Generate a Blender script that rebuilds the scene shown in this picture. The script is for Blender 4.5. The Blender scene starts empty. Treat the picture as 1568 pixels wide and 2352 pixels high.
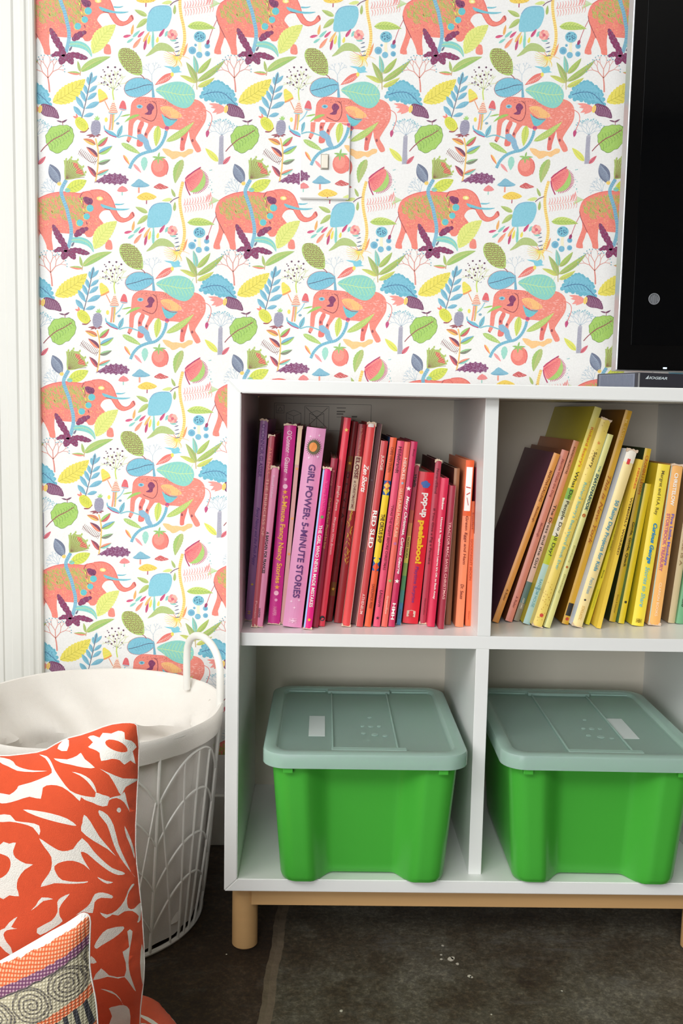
import bpy, bmesh, math, random
from math import sin, cos, pi, radians, atan2, sqrt
from mathutils import Vector, Matrix
from mathutils.geometry import delaunay_2d_cdt
random.seed(7)
S = bpy.context.scene
COL = S.collection

# ------------------------------------------------------------------ camera
CAM = (0.1274, -1.2534, 0.7625); PITCH, YAW, ROLL, FPX = 0.1065, -0.0194, -0.0196, 2189.4
def _rot():
    c, s = cos(YAW), sin(YAW); A = Matrix(((c, s, 0), (-s, c, 0), (0, 0, 1)))
    c, s = cos(PITCH), sin(PITCH); B = Matrix(((1, 0, 0), (0, c, -s), (0, s, c)))
    c, s = cos(ROLL), sin(ROLL); D = Matrix(((c, 0, -s), (0, 1, 0), (s, 0, c)))
    return D @ B @ A
RM = _rot()
cam = bpy.data.objects.new('camera', bpy.data.cameras.new('camera')); COL.objects.link(cam)
rx, fw, up = RM[0], RM[1], RM[2]
cam.matrix_world = Matrix(((rx[0], up[0], -fw[0], CAM[0]), (rx[1], up[1], -fw[1], CAM[1]), (rx[2], up[2], -fw[2], CAM[2]), (0, 0, 0, 1)))
cam.data.sensor_fit = 'VERTICAL'; cam.data.sensor_height = 36; cam.data.sensor_width = 24
cam.data.lens = 36 * FPX / 2352; cam.data.clip_start = 0.02
S.camera = cam

# ------------------------------------------------------------------ light
w = bpy.data.worlds.new('world'); S.world = w; w.use_nodes = True
w.node_tree.nodes['Background'].inputs[0].default_value = (0.9, 0.95, 1, 1)
w.node_tree.nodes['Background'].inputs[1].default_value = 0.15
def area(name, loc, target, sx, sy, power, color):
    l = bpy.data.lights.new(name, 'AREA'); l.shape = 'RECTANGLE'; l.size = sx; l.size_y = sy; l.energy = power; l.color = color
    o = bpy.data.objects.new(name, l); COL.objects.link(o); o.location = loc
    o.rotation_euler = (Vector(target) - Vector(loc)).to_track_quat('-Z', 'Y').to_euler()
    return o
area('window_light', (-2.1, -1.7, 1.95), (0.2, 0.2, 0.6), 1.5, 1.5, 40, (1.0, 0.99, 0.98))
area('high_fill_light', (-0.6, -2.3, 2.3), (0.25, 0.3, 0.6), 1.7, 0.8, 34, (0.95, 0.98, 1.0))  # added frontal fill, standing in for light bounced off the ceiling
area('low_fill_light', (-0.85, -3.6, 1.0), (0.3, 0.3, 0.4), 1.5, 1.3, 50, (0.95, 0.98, 1.0))  # added fill from low in front, brightens the compartment backs; no window there
S.view_settings.view_transform = 'Standard'; S.view_settings.look = 'None'
S.view_settings.gamma = 1; S.view_settings.use_curve_mapping = False
S.view_settings.exposure = 0.11

# ------------------------------------------------------------------ helpers
def ray(u, v):
    d = Vector(((u - 784) / FPX, 1.0, -(v - 1176) / FPX))
    return RM.transposed() @ d
def at(u, v, Y):
    r = ray(u, v); return Vector(CAM) + r * ((Y - CAM[1]) / r[1])
def atz(u, v, Z):
    r = ray(u, v); return Vector(CAM) + r * ((Z - CAM[2]) / r[2])
def lin(c):
    return tuple((x / 255 / 12.92) if x / 255 <= 0.04045 else ((x / 255 + 0.055) / 1.055) ** 2.4 for x in c)
_mats = {}
def mat(name, rgb, rough=0.5, metal=0.0, noise=0.0, nscale=40, bump=0.0, bscale=200, spec=0.5, **kw):
    if name in _mats: return _mats[name]
    m = bpy.data.materials.new(name); m.use_nodes = True; _mats[name] = m
    nt = m.node_tree; b = nt.nodes['Principled BSDF']
    c = lin(rgb); b.inputs['Base Color'].default_value = (*c, 1)
    b.inputs['Roughness'].default_value = rough; b.inputs['Metallic'].default_value = metal
    b.inputs['Specular IOR Level'].default_value = spec
    tc = nt.nodes.new('ShaderNodeTexCoord')
    if noise > 0:
        n = nt.nodes.new('ShaderNodeTexNoise'); n.inputs['Scale'].default_value = nscale; n.inputs['Detail'].default_value = 5
        nt.links.new(tc.outputs['Object'], n.inputs['Vector'])
        mx = nt.nodes.new('ShaderNodeMix'); mx.data_type = 'RGBA'
        mx.inputs[6].default_value = (*[x * (1 - noise) for x in c], 1); mx.inputs[7].default_value = (*[min(1, x * (1 + noise)) for x in c], 1)
        nt.links.new(n.outputs['Fac'], mx.inputs[0]); nt.links.new(mx.outputs[2], b.inputs['Base Color'])
    if bump > 0:
        n2 = nt.nodes.new('ShaderNodeTexNoise'); n2.inputs['Scale'].default_value = bscale; n2.inputs['Detail'].default_value = 4
        nt.links.new(tc.outputs['Object'], n2.inputs['Vector'])
        bp = nt.nodes.new('ShaderNodeBump'); bp.inputs['Strength'].default_value = bump; bp.inputs['Distance'].default_value = 0.002
        nt.links.new(n2.outputs['Fac'], bp.inputs['Height']); nt.links.new(bp.outputs[0], b.inputs['Normal'])
    for k, v in kw.items(): b.inputs[k.replace('_', ' ')].default_value = v
    return m
def link(name, me, m, parent=None):
    o = bpy.data.objects.new(name, me); COL.objects.link(o)
    if m is not None:
        for x in (m if isinstance(m, (list, tuple)) else [m]): me.materials.append(x)
    if parent: o.parent = parent
    return o
def obj(name, bm, m, parent=None, smooth=False):
    bmesh.ops.recalc_face_normals(bm, faces=bm.faces)
    me = bpy.data.meshes.new(name); bm.to_mesh(me); bm.free()
    if smooth:
        for p in me.polygons: p.use_smooth = True
        me.set_sharp_from_angle(angle=radians(40))
    return link(name, me, m, parent)
def tag(o, label=None, cat=None, group=None, kind=None):
    if label: o['label'] = label
    if cat: o['category'] = cat
    if group: o['group'] = group
    if kind: o['kind'] = kind
    return o
def empty(name, loc=(0, 0, 0), rot=(0, 0, 0)):
    o = bpy.data.objects.new(name, None); COL.objects.link(o); o.location = loc; o.rotation_euler = rot; o.empty_display_size = 0.02
    return o
def box(bm, x0, x1, y0, y1, z0, z1, bev=0.0, seg=2):
    r = bmesh.ops.create_cube(bm, size=1)
    for v in r['verts']:
        v.co = Vector((x0 + (v.co.x + .5) * (x1 - x0), y0 + (v.co.y + .5) * (y1 - y0), z0 + (v.co.z + .5) * (z1 - z0)))
    if bev > 0:
        es = list({e for v in r['verts'] for e in v.link_edges})
        bmesh.ops.bevel(bm, geom=es, offset=bev, segments=seg, affect='EDGES', profile=0.6)
def prism(bm, pts, y0, y1, bev=0.0, axis='y'):
    def P(a, b, t): return {'y': (a, t, b), 'x': (t, a, b), 'z': (a, b, t)}[axis]
    va = [bm.verts.new(P(a, b, y0)) for a, b in pts]; vb = [bm.verts.new(P(a, b, y1)) for a, b in pts]
    fs = [bm.faces.new(va), bm.faces.new(vb[::-1])]
    n = len(pts)
    for i in range(n): fs.append(bm.faces.new((va[i], vb[i], vb[(i + 1) % n], va[(i + 1) % n])))
    if bev > 0:
        bmesh.ops.recalc_face_normals(bm, faces=fs)
        bmesh.ops.bevel(bm, geom=list({e for f in fs for e in f.edges}), offset=bev, segments=2, affect='EDGES')
def tube(bm, pts, r, n=8, closed=False, taper=None):
    pts = [Vector(p) for p in pts]; N = len(pts); rings = []; prev = None
    for i, p in enumerate(pts):
        a = pts[(i - 1) % N] if closed else pts[max(i - 1, 0)]; b = pts[(i + 1) % N] if closed else pts[min(i + 1, N - 1)]
        t = (b - a).normalized()
        if prev is None: u = t.orthogonal().normalized()
        else: u = (prev - t * prev.dot(t)).normalized()
        prev = u; v = t.cross(u); rr = r if taper is None else r * taper[i]
        rings.append([bm.verts.new(p + (u * cos(2 * pi * k / n) + v * sin(2 * pi * k / n)) * rr) for k in range(n)])
    for i in range(N if closed else N - 1):
        A, B = rings[i], rings[(i + 1) % N]
        if closed and i == N - 1:
            off = min(range(n), key=lambda o: (A[0].co - B[o].co).length); B = B[off:] + B[:off]
        for k in range(n): bm.faces.new((A[k], A[(k + 1) % n], B[(k + 1) % n], B[k]))
    if not closed: bm.faces.new(rings[0][::-1]); bm.faces.new(rings[-1])
def cyl(bm, c, r, z0, z1, n=40, bev=0.0):
    pr = [(r - bev, z0), (r, z0 + bev), (r, z1 - bev), (r - bev, z1)] if bev else [(r, z0), (r, z1)]
    rings = [[bm.verts.new((c[0] + a * cos(2 * pi * k / n), c[1] + a * sin(2 * pi * k / n), z)) for k in range(n)] for a, z in pr]
    for A, B in zip(rings, rings[1:]):
        for k in range(n): bm.faces.new((A[k], A[(k + 1) % n], B[(k + 1) % n], B[k]))
    bm.faces.new(rings[0][::-1]); bm.faces.new(rings[-1])
def smoothc(pts, k=4, closed=True):
    out = []; n = len(pts)
    for i in range(n if closed else n - 1):
        if closed: p0, p1, p2, p3 = pts[(i - 1) % n], pts[i], pts[(i + 1) % n], pts[(i + 2) % n]
        else: p0, p1, p2, p3 = pts[max(i - 1, 0)], pts[i], pts[i + 1], pts[min(i + 2, n - 1)]
        for j in range(k):
            t = j / k
            out.append(tuple(0.5 * (2 * b + (c - a) * t + (2 * a - 5 * b + 4 * c - d) * t * t + (3 * b - a - 3 * c + d) * t ** 3) for a, b, c, d in zip(p0, p1, p2, p3)))
    if not closed: out.append(tuple(pts[-1]))
    return out
def text_verts(s, shear=0.0, bold=0.0):
    cu = bpy.data.curves.new('t', 'FONT'); cu.body = s; cu.size = 1; cu.shear = shear; cu.offset = bold; cu.resolution_u = 3
    o = bpy.data.objects.new('t', cu); COL.objects.link(o)
    dg = bpy.context.evaluated_depsgraph_get(); me = bpy.data.meshes.new_from_object(o.evaluated_get(dg))
    vs = [(v.co.x, v.co.y) for v in me.vertices]; fs = [tuple(p.vertices) for p in me.polygons]
    bpy.data.objects.remove(o); bpy.data.curves.remove(cu); bpy.data.meshes.remove(me)
    return vs, fs
def text_obj(name, s, f, col, parent, shear=0.0, bold=0.0, rough=0.5):
    """f maps normalised (0..1 along, 0..1 up) to a local point; letters are thin ink on the surface"""
    vs, fs = text_verts(s, shear, bold)
    if not vs: return None
    x0 = min(v[0] for v in vs); x1 = max(v[0] for v in vs); y0 = min(v[1] for v in vs); y1 = max(v[1] for v in vs)
    if not any(c in s for c in 'gjpqy,'): pass
    me = bpy.data.meshes.new(name)
    me.from_pydata([f((a - x0) / (x1 - x0), (b - y0) / max(1e-6, y1 - y0)) for a, b in vs], [], fs)
    return link(name, me, ink(col), parent)
def ink(c):
    return mat('ink_%d_%d_%d' % c, c, 0.5)

# ------------------------------------------------------------------ materials
M_WHITE = mat('white_lacquer', (238, 238, 235), 0.35, noise=0.01, nscale=6)
M_TRIM = mat('white_trim_paint', (226, 225, 218), 0.4, noise=0.015, nscale=8)
M_WOOD = mat('birch', (200, 158, 106), 0.45, noise=0.09, nscale=18)
M_WIRE = mat('white_wire', (236, 234, 228), 0.35, noise=0.02)
M_SHELL = mat('room_paint', (222, 220, 214), 0.8, noise=0.02)
def wood_nodes():
    nt = M_WOOD.node_tree; n = [x for x in nt.nodes if x.type == 'TEX_NOISE'][0]
    mp = nt.nodes.new('ShaderNodeMapping'); mp.inputs['Scale'].default_value = (0.25, 3, 3)
    tc = [x for x in nt.nodes if x.type == 'TEX_COORD'][0]
    nt.links.new(tc.outputs['Object'], mp.inputs[0]); nt.links.new(mp.outputs[0], n.inputs['Vector']); n.inputs['Scale'].default_value = 30
wood_nodes()

# ------------------------------------------------------------------ room shell
WALL_Y = 0.36
M_DARKROOM = mat('taupe_room_paint', (120, 112, 102), 0.8, noise=0.03)
def shell_plane(name, pts):
    bm = bmesh.new(); bm.faces.new([bm.verts.new(p) for p in pts]); me = bpy.data.meshes.new(name); bm.to_mesh(me); bm.free()
    return tag(link(name, me, M_DARKROOM if name in ('wall_front', 'wall_right') else M_SHELL), kind='structure')
shell_plane('ceiling', [(-2.6, -4, 2.5), (3, -4, 2.5), (3, .36, 2.5), (-2.6, .36, 2.5)])
shell_plane('wall_left', [(-2.6, -4, 0), (-2.6, .36, 0), (-2.6, .36, 2.5), (-2.6, -4, 2.5)])
shell_plane('wall_right', [(3, -4, 0), (3, .36, 0), (3, .36, 2.5), (3, -4, 2.5)])
shell_plane('wall_front', [(-2.6, -4, 0), (3, -4, 0), (3, -4, 2.5), (-2.6, -4, 2.5)])

def floor_mat():
    m = bpy.data.materials.new('dark_slate'); m.use_nodes = True; nt = m.node_tree; b = nt.nodes['Principled BSDF']
    tc = nt.nodes.new('ShaderNodeTexCoord')
    def noise(sc, det, rough=0.6, dist=0.0, vec=None):
        n = nt.nodes.new('ShaderNodeTexNoise'); n.inputs['Scale'].default_value = sc; n.inputs['Detail'].default_value = det
        n.inputs['Roughness'].default_value = rough; n.inputs['Distortion'].default_value = dist
        nt.links.new(vec or tc.outputs['Object'], n.inputs['Vector']); return n
    def ramp(src, stops):
        r = nt.nodes.new('ShaderNodeValToRGB'); e = r.color_ramp.elements
        while len(e) < len(stops): e.new(0.5)
        for k, (p, c) in enumerate(stops): e[k].position = p; e[k].color = (*lin(c), 1)
        nt.links.new(src, r.inputs[0]); return r
    n1 = noise(5.5, 13, 0.8, 0.25)
    r1 = ramp(n1.outputs['Fac'], [(0.34, (84, 66, 48)), (0.46, (122, 106, 82)), (0.54, (150, 140, 118)), (0.66, (188, 180, 162))])
    n2 = noise(120, 14, 0.9, 0.0)
    r2 = ramp(n2.outputs['Fac'], [(0.38, (44, 40, 36)), (0.5, (136, 136, 134)), (0.62, (252, 248, 242))])
    mx = nt.nodes.new('ShaderNodeMix'); mx.data_type = 'RGBA'; mx.blend_type = 'OVERLAY'; mx.inputs[0].default_value = 0.75
    nt.links.new(r1.outputs[0], mx.inputs[6]); nt.links.new(r2.outputs[0], mx.inputs[7])
    # pale chalky veins
    mp = nt.nodes.new('ShaderNodeMapping'); mp.inputs['Rotation'].default_value = (0, 0, -0.5); mp.inputs['Scale'].default_value = (1, 2.6, 1)
    nt.links.new(tc.outputs['Object'], mp.inputs[0])
    n3 = noise(6, 14, 0.86, 0.9, mp.outputs[0])
    r3 = ramp(n3.outputs['Fac'], [(0.53, (0, 0, 0)), (0.66, (165, 165, 165))])
    mx2 = nt.nodes.new('ShaderNodeMix'); mx2.data_type = 'RGBA'
    nt.links.new(r3.outputs[0], mx2.inputs[0]); nt.links.new(mx.outputs[2], mx2.inputs[6]); mx2.inputs[7].default_value = (*lin((168, 166, 160)), 1)
    nt.links.new(mx2.outputs[2], b.inputs['Base Color'])
    b.inputs['Roughness'].default_value = 0.42
    bp = nt.nodes.new('ShaderNodeBump'); bp.inputs['Strength'].default_value = 1.0; bp.inputs['Distance'].default_value = 0.008
    nt.links.new(n2.outputs['Fac'], bp.inputs['Height']); nt.links.new(bp.outputs[0], b.inputs['Normal'])
    return m
M_FLOOR = floor_mat()
M_FLOOR2 = M_FLOOR.copy(); M_FLOOR2.name = 'brown_slate'
for n in M_FLOOR2.node_tree.nodes:
    if n.type == 'VALTORGB' and len(n.color_ramp.elements) == 4:
        for e, c in zip(n.color_ramp.elements, [(56, 42, 30), (84, 64, 46), (102, 80, 60), (130, 110, 92)]): e.color = (*lin(c), 1)
M_GROUT = mat('pale_stone_edge', (104, 90, 72), 0.8, noise=0.4, nscale=60, bump=0.8, bscale=90)
bm = bmesh.new()
def gx(y, off=0.0): return 0.0700 + 0.041 * y + off + 0.0012 * sin(y * 47) + 0.0006 * sin(y * 190 + 1)
ys = [-4 + (0.36 + 4) * i / 400 for i in range(401)]
for k in range(len(ys) - 1):
    a, b2 = ys[k], ys[k + 1]
    def q(xs0, xs1, z0, z1, mi):
        f = bm.faces.new([bm.verts.new((xs0[0], a, z0)), bm.verts.new((xs1[0], a, z1)), bm.verts.new((xs1[1], b2, z1)), bm.verts.new((xs0[1], b2, z0))]); f.material_index = mi
    q((-2.6, -2.6), (gx(a, -.008), gx(b2, -.008)), 0, 0, 1)
    q((gx(a, -.008), gx(b2, -.008)), (gx(a, -.001), gx(b2, -.001)), 0, -0.0015, 2)
    q((gx(a, -.001), gx(b2, -.001)), (gx(a, .009), gx(b2, .009)), -0.0015, 0, 2)
    q((gx(a, .009), gx(b2, .009)), (3, 3), 0, 0, 0)
# paint flecks spilt on the stone
for u, v, r in ((1016, 2172, 3), (1013, 2193, 2.5), (1013, 2203, 3), (1035, 2203, 6), (1040, 2200, 4), (1050, 2214, 3.5), (1078, 2242, 4), (1082, 2244, 3), (520, 2192, 1.6), (1128, 2330, 2), (783, 2322, 3), (1290, 2276, 2)):
    c = atz(u, v, 0.0004); n = 7
    f = bm.faces.new([bm.verts.new((c.x + r * 0.0006 * (1 + .5 * random.random()) * cos(2 * pi * k / n), c.y + r * 0.0007 * (1 + .5 * random.random()) * sin(2 * pi * k / n), 0.0004)) for k in range(n)]); f.material_index = 3
me = bpy.data.meshes.new('floor'); bm.to_mesh(me); bm.free()
tag(link('floor', me, [M_FLOOR, M_FLOOR2, M_GROUT, mat('paint_fleck', (205, 198, 180), 0.7)]), kind='structure')

# ------------------------------------------------------------------ wallpaper: one printed tile repeated over the wall
CORAL = (240, 128, 112); CORAL2 = (232, 108, 98); TEAL = (128, 205, 192); BLUE = (112, 188, 212); SKY = (138, 200, 218)
YEL = (238, 222, 84); LIME = (204, 216, 92); GREEN = (150, 196, 88); OLIVE = (164, 186, 98); PLUM = (122, 44, 88); MAG = (190, 62, 112)
ORANGE = (248, 186, 112); GREY = (160, 156, 178); NAVY = (98, 108, 134); DRED = (150, 62, 70); BROWN = (124, 62, 58); CREAM = (250, 240, 200); PALE = (176, 196, 212)
LIMEL = (222, 230, 120)
FR = {'c1': (80, 100), 'c2': (80, 380), 'c3': (80, 640), 'e1': (440, 380), 'e2': (440, 640)}
TILE = []          # (list of (X,Z), colour, level)
cur = 'c1'
def F(k):
    global cur; cur = k
def W(p):
    o = FR[cur]; q = at(o[0] + p[0] / 3.267, o[1] + p[1] / 3.267, WALL_Y); return (q.x, q.z)
def poly(pts, c, lv=1, sm=3):
    if sm: pts = smoothc([tuple(p) for p in pts], sm)
    TILE.append(([W(p) for p in pts], c, lv))
def dot(x, y, r, c, lv=1, ry=None, a=0, n=10):
    ry = ry or r
    TILE.append(([W((x + r * cos(t) * cos(a) - ry * sin(t) * sin(a), y + r * cos(t) * sin(a) + ry * sin(t) * cos(a))) for t in (2 * pi * k / n for k in range(n))], c, lv))
def stroke(pts, wd, c, lv=2, taper=(1, 1), k=4):
    if len(pts) > 2: pts = smoothc(pts, k, closed=False)
    n = len(pts); L, R = [], []
    for i in range(n):
        a = pts[max(i - 1, 0)]; b = pts[min(i + 1, n - 1)]; dx, dy = b[0] - a[0], b[1] - a[1]; l = sqrt(dx * dx + dy * dy) or 1
        h = wd / 2 * (taper[0] + (taper[1] - taper[0]) * i / (n - 1))
        L.append((pts[i][0] - dy / l * h, pts[i][1] + dx / l * h)); R.append((pts[i][0] + dy / l * h, pts[i][1] - dx / l * h))
    TILE.append(([W(p) for p in L + R[::-1]], c, lv))
def leaf(x0, y0, x1, y1, wd, c, lv=1, bend=0.0, vein=None, half=None, scal=0, fat=0.75, hatch=0, edge=None):
    dx, dy = x1 - x0, y1 - y0; L = sqrt(dx * dx + dy * dy); ux, uy = dx / L, dy / L; nx, ny = -uy, ux
    N = 14 if not scal else scal * 4
    def sp(t, s):
        o = bend * L * 4 * t * (1 - t) + s; return (x0 + dx * t + nx * o, y0 + dy * t + ny * o)
    def pr(t): return wd / 2 * (sin(pi * t ** fat) ** 0.8)
    def outline(g, grow=0):
        A = []; B = []
        for i in range(N + 1):
            t = i / N; ww = pr(t) + grow
            if scal: ww *= 1 + 0.13 * abs(sin(pi * scal * t)) - 0.05
            A.append(sp(t, ww)); B.append(sp(t, -ww))
        return A, B
    A, B = outline(0)
    if edge:
        A2, B2 = outline(0, 4); TILE.append(([W(p) for p in A2 + B2[::-1]], edge, lv - 0.5))
    TILE.append(([W(p) for p in A + B[::-1]], c, lv))
    if half: TILE.append(([W(p) for p in A + [sp(i / N, 0) for i in range(N, -1, -1)]], half, lv + 0.5))
    if vein: stroke([sp(t, 0) for t in (0, .3, .6, .93)], 5, vein, lv + 1, (1, .4))
    if hatch and vein:
        for i in range(1, hatch):
            t = i / hatch
            for s in (1, -1):
                stroke([sp(t, 0), sp(min(1, t + .12), s * pr(min(1, t + .12)) * .8)], 3.4, vein, lv + 1)
def twigs(x, y, ang, ln, c, wd, depth, tips=None, spread=0.55, lv=2):
    x2, y2 = x + ln * cos(ang), y + ln * sin(ang); stroke([(x, y), (x2, y2)], wd, c, lv)
    if depth == 0:
        if tips: dot(x2, y2, 5, tips, lv + .5, n=6)
        return
    for s in (-1, 1):
        twigs(x2, y2, ang + s * spread * random.uniform(.7, 1.2), ln * random.uniform(.62, .8), c, max(2.6, wd * .72), depth - 1, tips, spread, lv)
def inside(p, pts):
    r = False; j = len(pts) - 1
    for i in range(len(pts)):
        if (pts[i][1] > p[1]) != (pts[j][1] > p[1]) and p[0] < (pts[j][0] - pts[i][0]) * (p[1] - pts[i][1]) / (pts[j][1] - pts[i][1]) + pts[i][0]: r = not r
        j = i
    return r
def dashes(region, n, c, lv, ln=14, wd=4, ang=0.0, jit=0.5, curve=0.3):
    xs = [p[0] for p in region]; ys = [p[1] for p in region]; k = 0
    while k < n:
        p = (random.uniform(min(xs), max(xs)), random.uniform(min(ys), max(ys))); k += 1
        if inside(p, region):
            a = ang + random.uniform(-jit, jit); q = (p[0] + ln * cos(a), p[1] + ln * sin(a)); m = ((p[0] + q[0]) / 2 - sin(a) * ln * curve, (p[1] + q[1]) / 2 + cos(a) * ln * curve)
            stroke([p, m, q], wd, c if not isinstance(c, list) else random.choice(c), lv, (1, .5), 2)

# --- elephant walking left
F('c1')
leg_far1 = [(1150, 650), (1142, 700), (1125, 760), (1120, 800), (1090, 800), (1092, 740), (1098, 690), (1112, 640)]
poly(leg_far1, CORAL2, 1); 
poly([(820, 600), (800, 650), (800, 690), (812, 722), (806, 768), (764, 768), (770, 700), (768, 640), (795, 580)], CORAL2, 1)
bodyB = [(720, 475), (730, 440), (760, 413), (810, 403), (870, 408), (930, 412), (990, 425), (1050, 440), (1110, 452), (1170, 440), (1200, 418), (1250, 440), (1280, 480), (1287, 540), (1275, 590), (1245, 640), (1215, 690), (1205, 720), (1232, 762), (1247, 805), (1215, 817), (1193, 785), (1172, 740), (1160, 700), (1150, 655), (1100, 652), (1050, 645), (1000, 642), (960, 640), (930, 625), (895, 618), (870, 650), (848, 685), (845, 725), (852, 780), (825, 787), (818, 740), (818, 690), (838, 640), (850, 600), (800, 585), (770, 570), (742, 600), (735, 650), (730, 695), (706, 742), (688, 725), (700, 690), (700, 640), (704, 590), (714, 540)]
poly(bodyB, CORAL, 1.4, 2)
dashes([(930, 460), (1100, 490), (1270, 480), (1270, 560), (1180, 640), (1060, 620), (1000, 560)], 120, (252, 190, 178), 2, 16, 4, 0.1, 0.25, 0.1)
dashes([(750, 420), (900, 415), (1000, 430), (1060, 460), (930, 450), (820, 440)], 70, DRED, 2, 7, 3, 1.5, 0.5)
stroke([(722, 470), (735, 438), (765, 412), (815, 402), (880, 408), (950, 414), (1010, 430)], 5, CORAL2, 2)
stroke([(880, 432), (908, 455), (915, 510), (905, 556), (880, 582), (845, 574), (800, 552)], 6, DRED, 2.4)
stroke([(1150, 655), (1210, 640), (1258, 560), (1250, 480)], 4, CORAL2, 2)
poly([(850, 455), (870, 450), (888, 465), (895, 484), (880, 505), (874, 530), (850, 535), (822, 528), (850, 510), (838, 480)], PLUM, 2.5)
dot(786, 473, 24, SKY, 2.5, 15); dot(786, 473, 14, (70, 160, 190), 2.7, 10); dot(786, 473, 5, NAVY, 2.9)
for q in ((1105, 718), (1182, 728), (780, 655), (832, 680), (848, 778)): dot(q[0], q[1], 9, DRED, 2.4, 12)
leaf(788, 535, 672, 592, 22, GREEN, 2.6, 0.08); leaf(718, 532, 640, 548, 12, GREEN, 1.2)
stroke([(688, 728), (706, 742)], 8, DRED, 2.5)
poly([(940, 482), (1000, 470), (1060, 500), (1105, 545), (1050, 562), (980, 535)], ORANGE, 2.4)
for i in range(9): stroke([(955 + i * 16, 488 + i * 5), (985 + i * 12, 540 + i * 2)], 4, CORAL, 2.7)
poly([(950, 528), (975, 550), (1010, 562), (1070, 568), (1050, 592), (1030, 612), (1000, 622), (975, 605)], (96, 188, 200), 2.8)
stroke([(972, 545), (1020, 570), (1065, 572)], 5, DRED, 3.2)
dot(990, 636, 17, MAG, 3.2); dot(990, 650, 8, CORAL, 3.4)
stem1 = [(985, 655), (975, 700), (945, 760), (900, 800), (840, 815), (780, 840), (735, 885), (710, 938)]
stroke(stem1, 22, (110, 180, 204), 3)
for p, q in zip(smoothc(stem1, 7, False)[::2], smoothc(stem1, 7, False)[1::2]):
    dx, dy = q[0] - p[0], q[1] - p[1]; l = sqrt(dx * dx + dy * dy) or 1; stroke([(p[0] - dy / l * 9, p[1] + dx / l * 9), (p[0] + dy / l * 9, p[1] - dx / l * 9)], 3, (84, 150, 190), 3.3)
leaf(985, 735, 1195, 588, 50, (166, 200, 96), 2.2, 0.05, (208, 216, 120), hatch=12)
leaf(925, 618, 908, 772, 52, LIME, 2, 0, (150, 190, 80), scal=9)
big = [(905, 350), (960, 312), (1040, 288), (1110, 290), (1165, 318), (1197, 365), (1197, 420), (1170, 465), (1130, 486), (1080, 478), (1020, 448), (960, 400)]
poly(big, TEAL, 2.8)
stroke([(905, 350), (1000, 365), (1100, 385), (1190, 380)], 5, (200, 226, 150), 3.2)
for i in range(9):
    x = 940 + i * 28; stroke([(x, 360 + i * 3), (x + 22, 325 - i), (x + 30, 312)], 3.5, (180, 226, 150), 3.2); stroke([(x, 360 + i * 3), (x + 25, 395 + i * 4), (x + 35, 425 + i * 4 if i < 7 else 440)], 3.5, (180, 226, 150), 3.2)
bl = [(672, 345), (690, 295), (735, 264), (790, 258), (850, 272), (885, 312), (868, 352), (820, 386), (760, 402), (700, 388)]
for p in smoothc(bl, 5): dot(p[0], p[1], 5.5, (170, 90, 104), 1.2, n=6)
poly(bl, BLUE, 1.5); stroke([(680, 355), (760, 335), (830, 312), (885, 310)], 5, (70, 80, 110), 2)
for i in range(7): stroke([(720 + i * 22, 344 - i * 5), (735 + i * 22, 300)], 3, (92, 160, 190), 1.9); stroke([(720 + i * 22, 344 - i * 5), (748 + i * 18, 375 - i * 4)], 3, (92, 160, 190), 1.9)
stroke([(880, 290), (884, 340), (890, 405)], 22, (104, 168, 196), 3, (.35, 1))
twigs(878, 290, -1.6, 55, PALE, 4, 4, None, 0.5, .8)
leaf(900, 312, 1042, 222, 52, CORAL2, 2, 0, fat=1.25)
for i in range(9): x = 925 + i * 12; stroke([(x - 8, 302 - i * 8), (x + 4, 290 - i * 7 + i), (x + 6, 306 - i * 6)], 4, (246, 190, 178), 2.6)
dot(1030, 232, 12, YEL, 2.7, 17)
poly([(1030, 215), (1020, 190), (985, 178), (965, 168), (1020, 172), (1050, 178), (1075, 165), (1090, 185), (1085, 205), (1105, 214), (1070, 218), (1045, 222)], (120, 200, 220), 2.3, 1)
stroke([(1283, 500), (1318, 525), (1328, 570), (1310, 630), (1296, 665)], 5, CORAL2, 1.6); leaf(1298, 650, 1290, 705, 26, MAG, 1.8)
# maze leaf
mz = [(628, 62), (650, 36), (705, 36), (762, 72), (798, 130), (806, 190), (800, 234), (752, 236), (690, 206), (645, 150), (626, 100)]
poly(mz, (170, 198, 96), 1.5); stroke([(790, 234), (812, 250), (822, 268)], 6, DRED, 2)
for i in range(13):
    for j in range(13):
        p = (640 + i * 13 + (j % 2) * 6, 42 + j * 16)
        if inside(p, mz) and inside((p[0] + 8, p[1] + 8), mz):
            a = random.choice((0, .8, 1.6, 2.4)); stroke([(p[0] - 8 * cos(a), p[1] - 8 * sin(a)), (p[0] + 3, p[1] - 2), (p[0] + 8 * cos(a), p[1] + 8 * sin(a))], 5, (132, 84, 66), 2, k=2)
# sprout with long leaves
for a in ((1215, 300, 1134, 138, 46, OLIVE), (1212, 225, 1190, 88, 38, TEAL), (1222, 225, 1322, 108, 44, (166, 196, 88)), (1218, 285, 1428, 122, 48, (162, 190, 92)), (1205, 295, 1088, 240, 34, LIME), (1222, 325, 1348, 256, 38, LIME)):
    leaf(*a[:4], a[4], a[5], 1.5, 0.04, half=tuple(int(c * .93) for c in a[5]), vein=(196, 176, 120))
stroke([(1216, 345), (1212, 280), (1214, 215)], 7, (200, 170, 110), 2)
# coral tree with blue buds
stroke([(1506, 365), (1502, 300), (1494, 250)], 12, (222, 130, 116), 2, (1, .7))
for a0, l in ((-2.3, 60), (-1.6, 66), (-0.9, 60)): twigs(1496, 258, a0, l, (222, 140, 126), 7, 3, (100, 170, 190), .5, 2)
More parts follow.
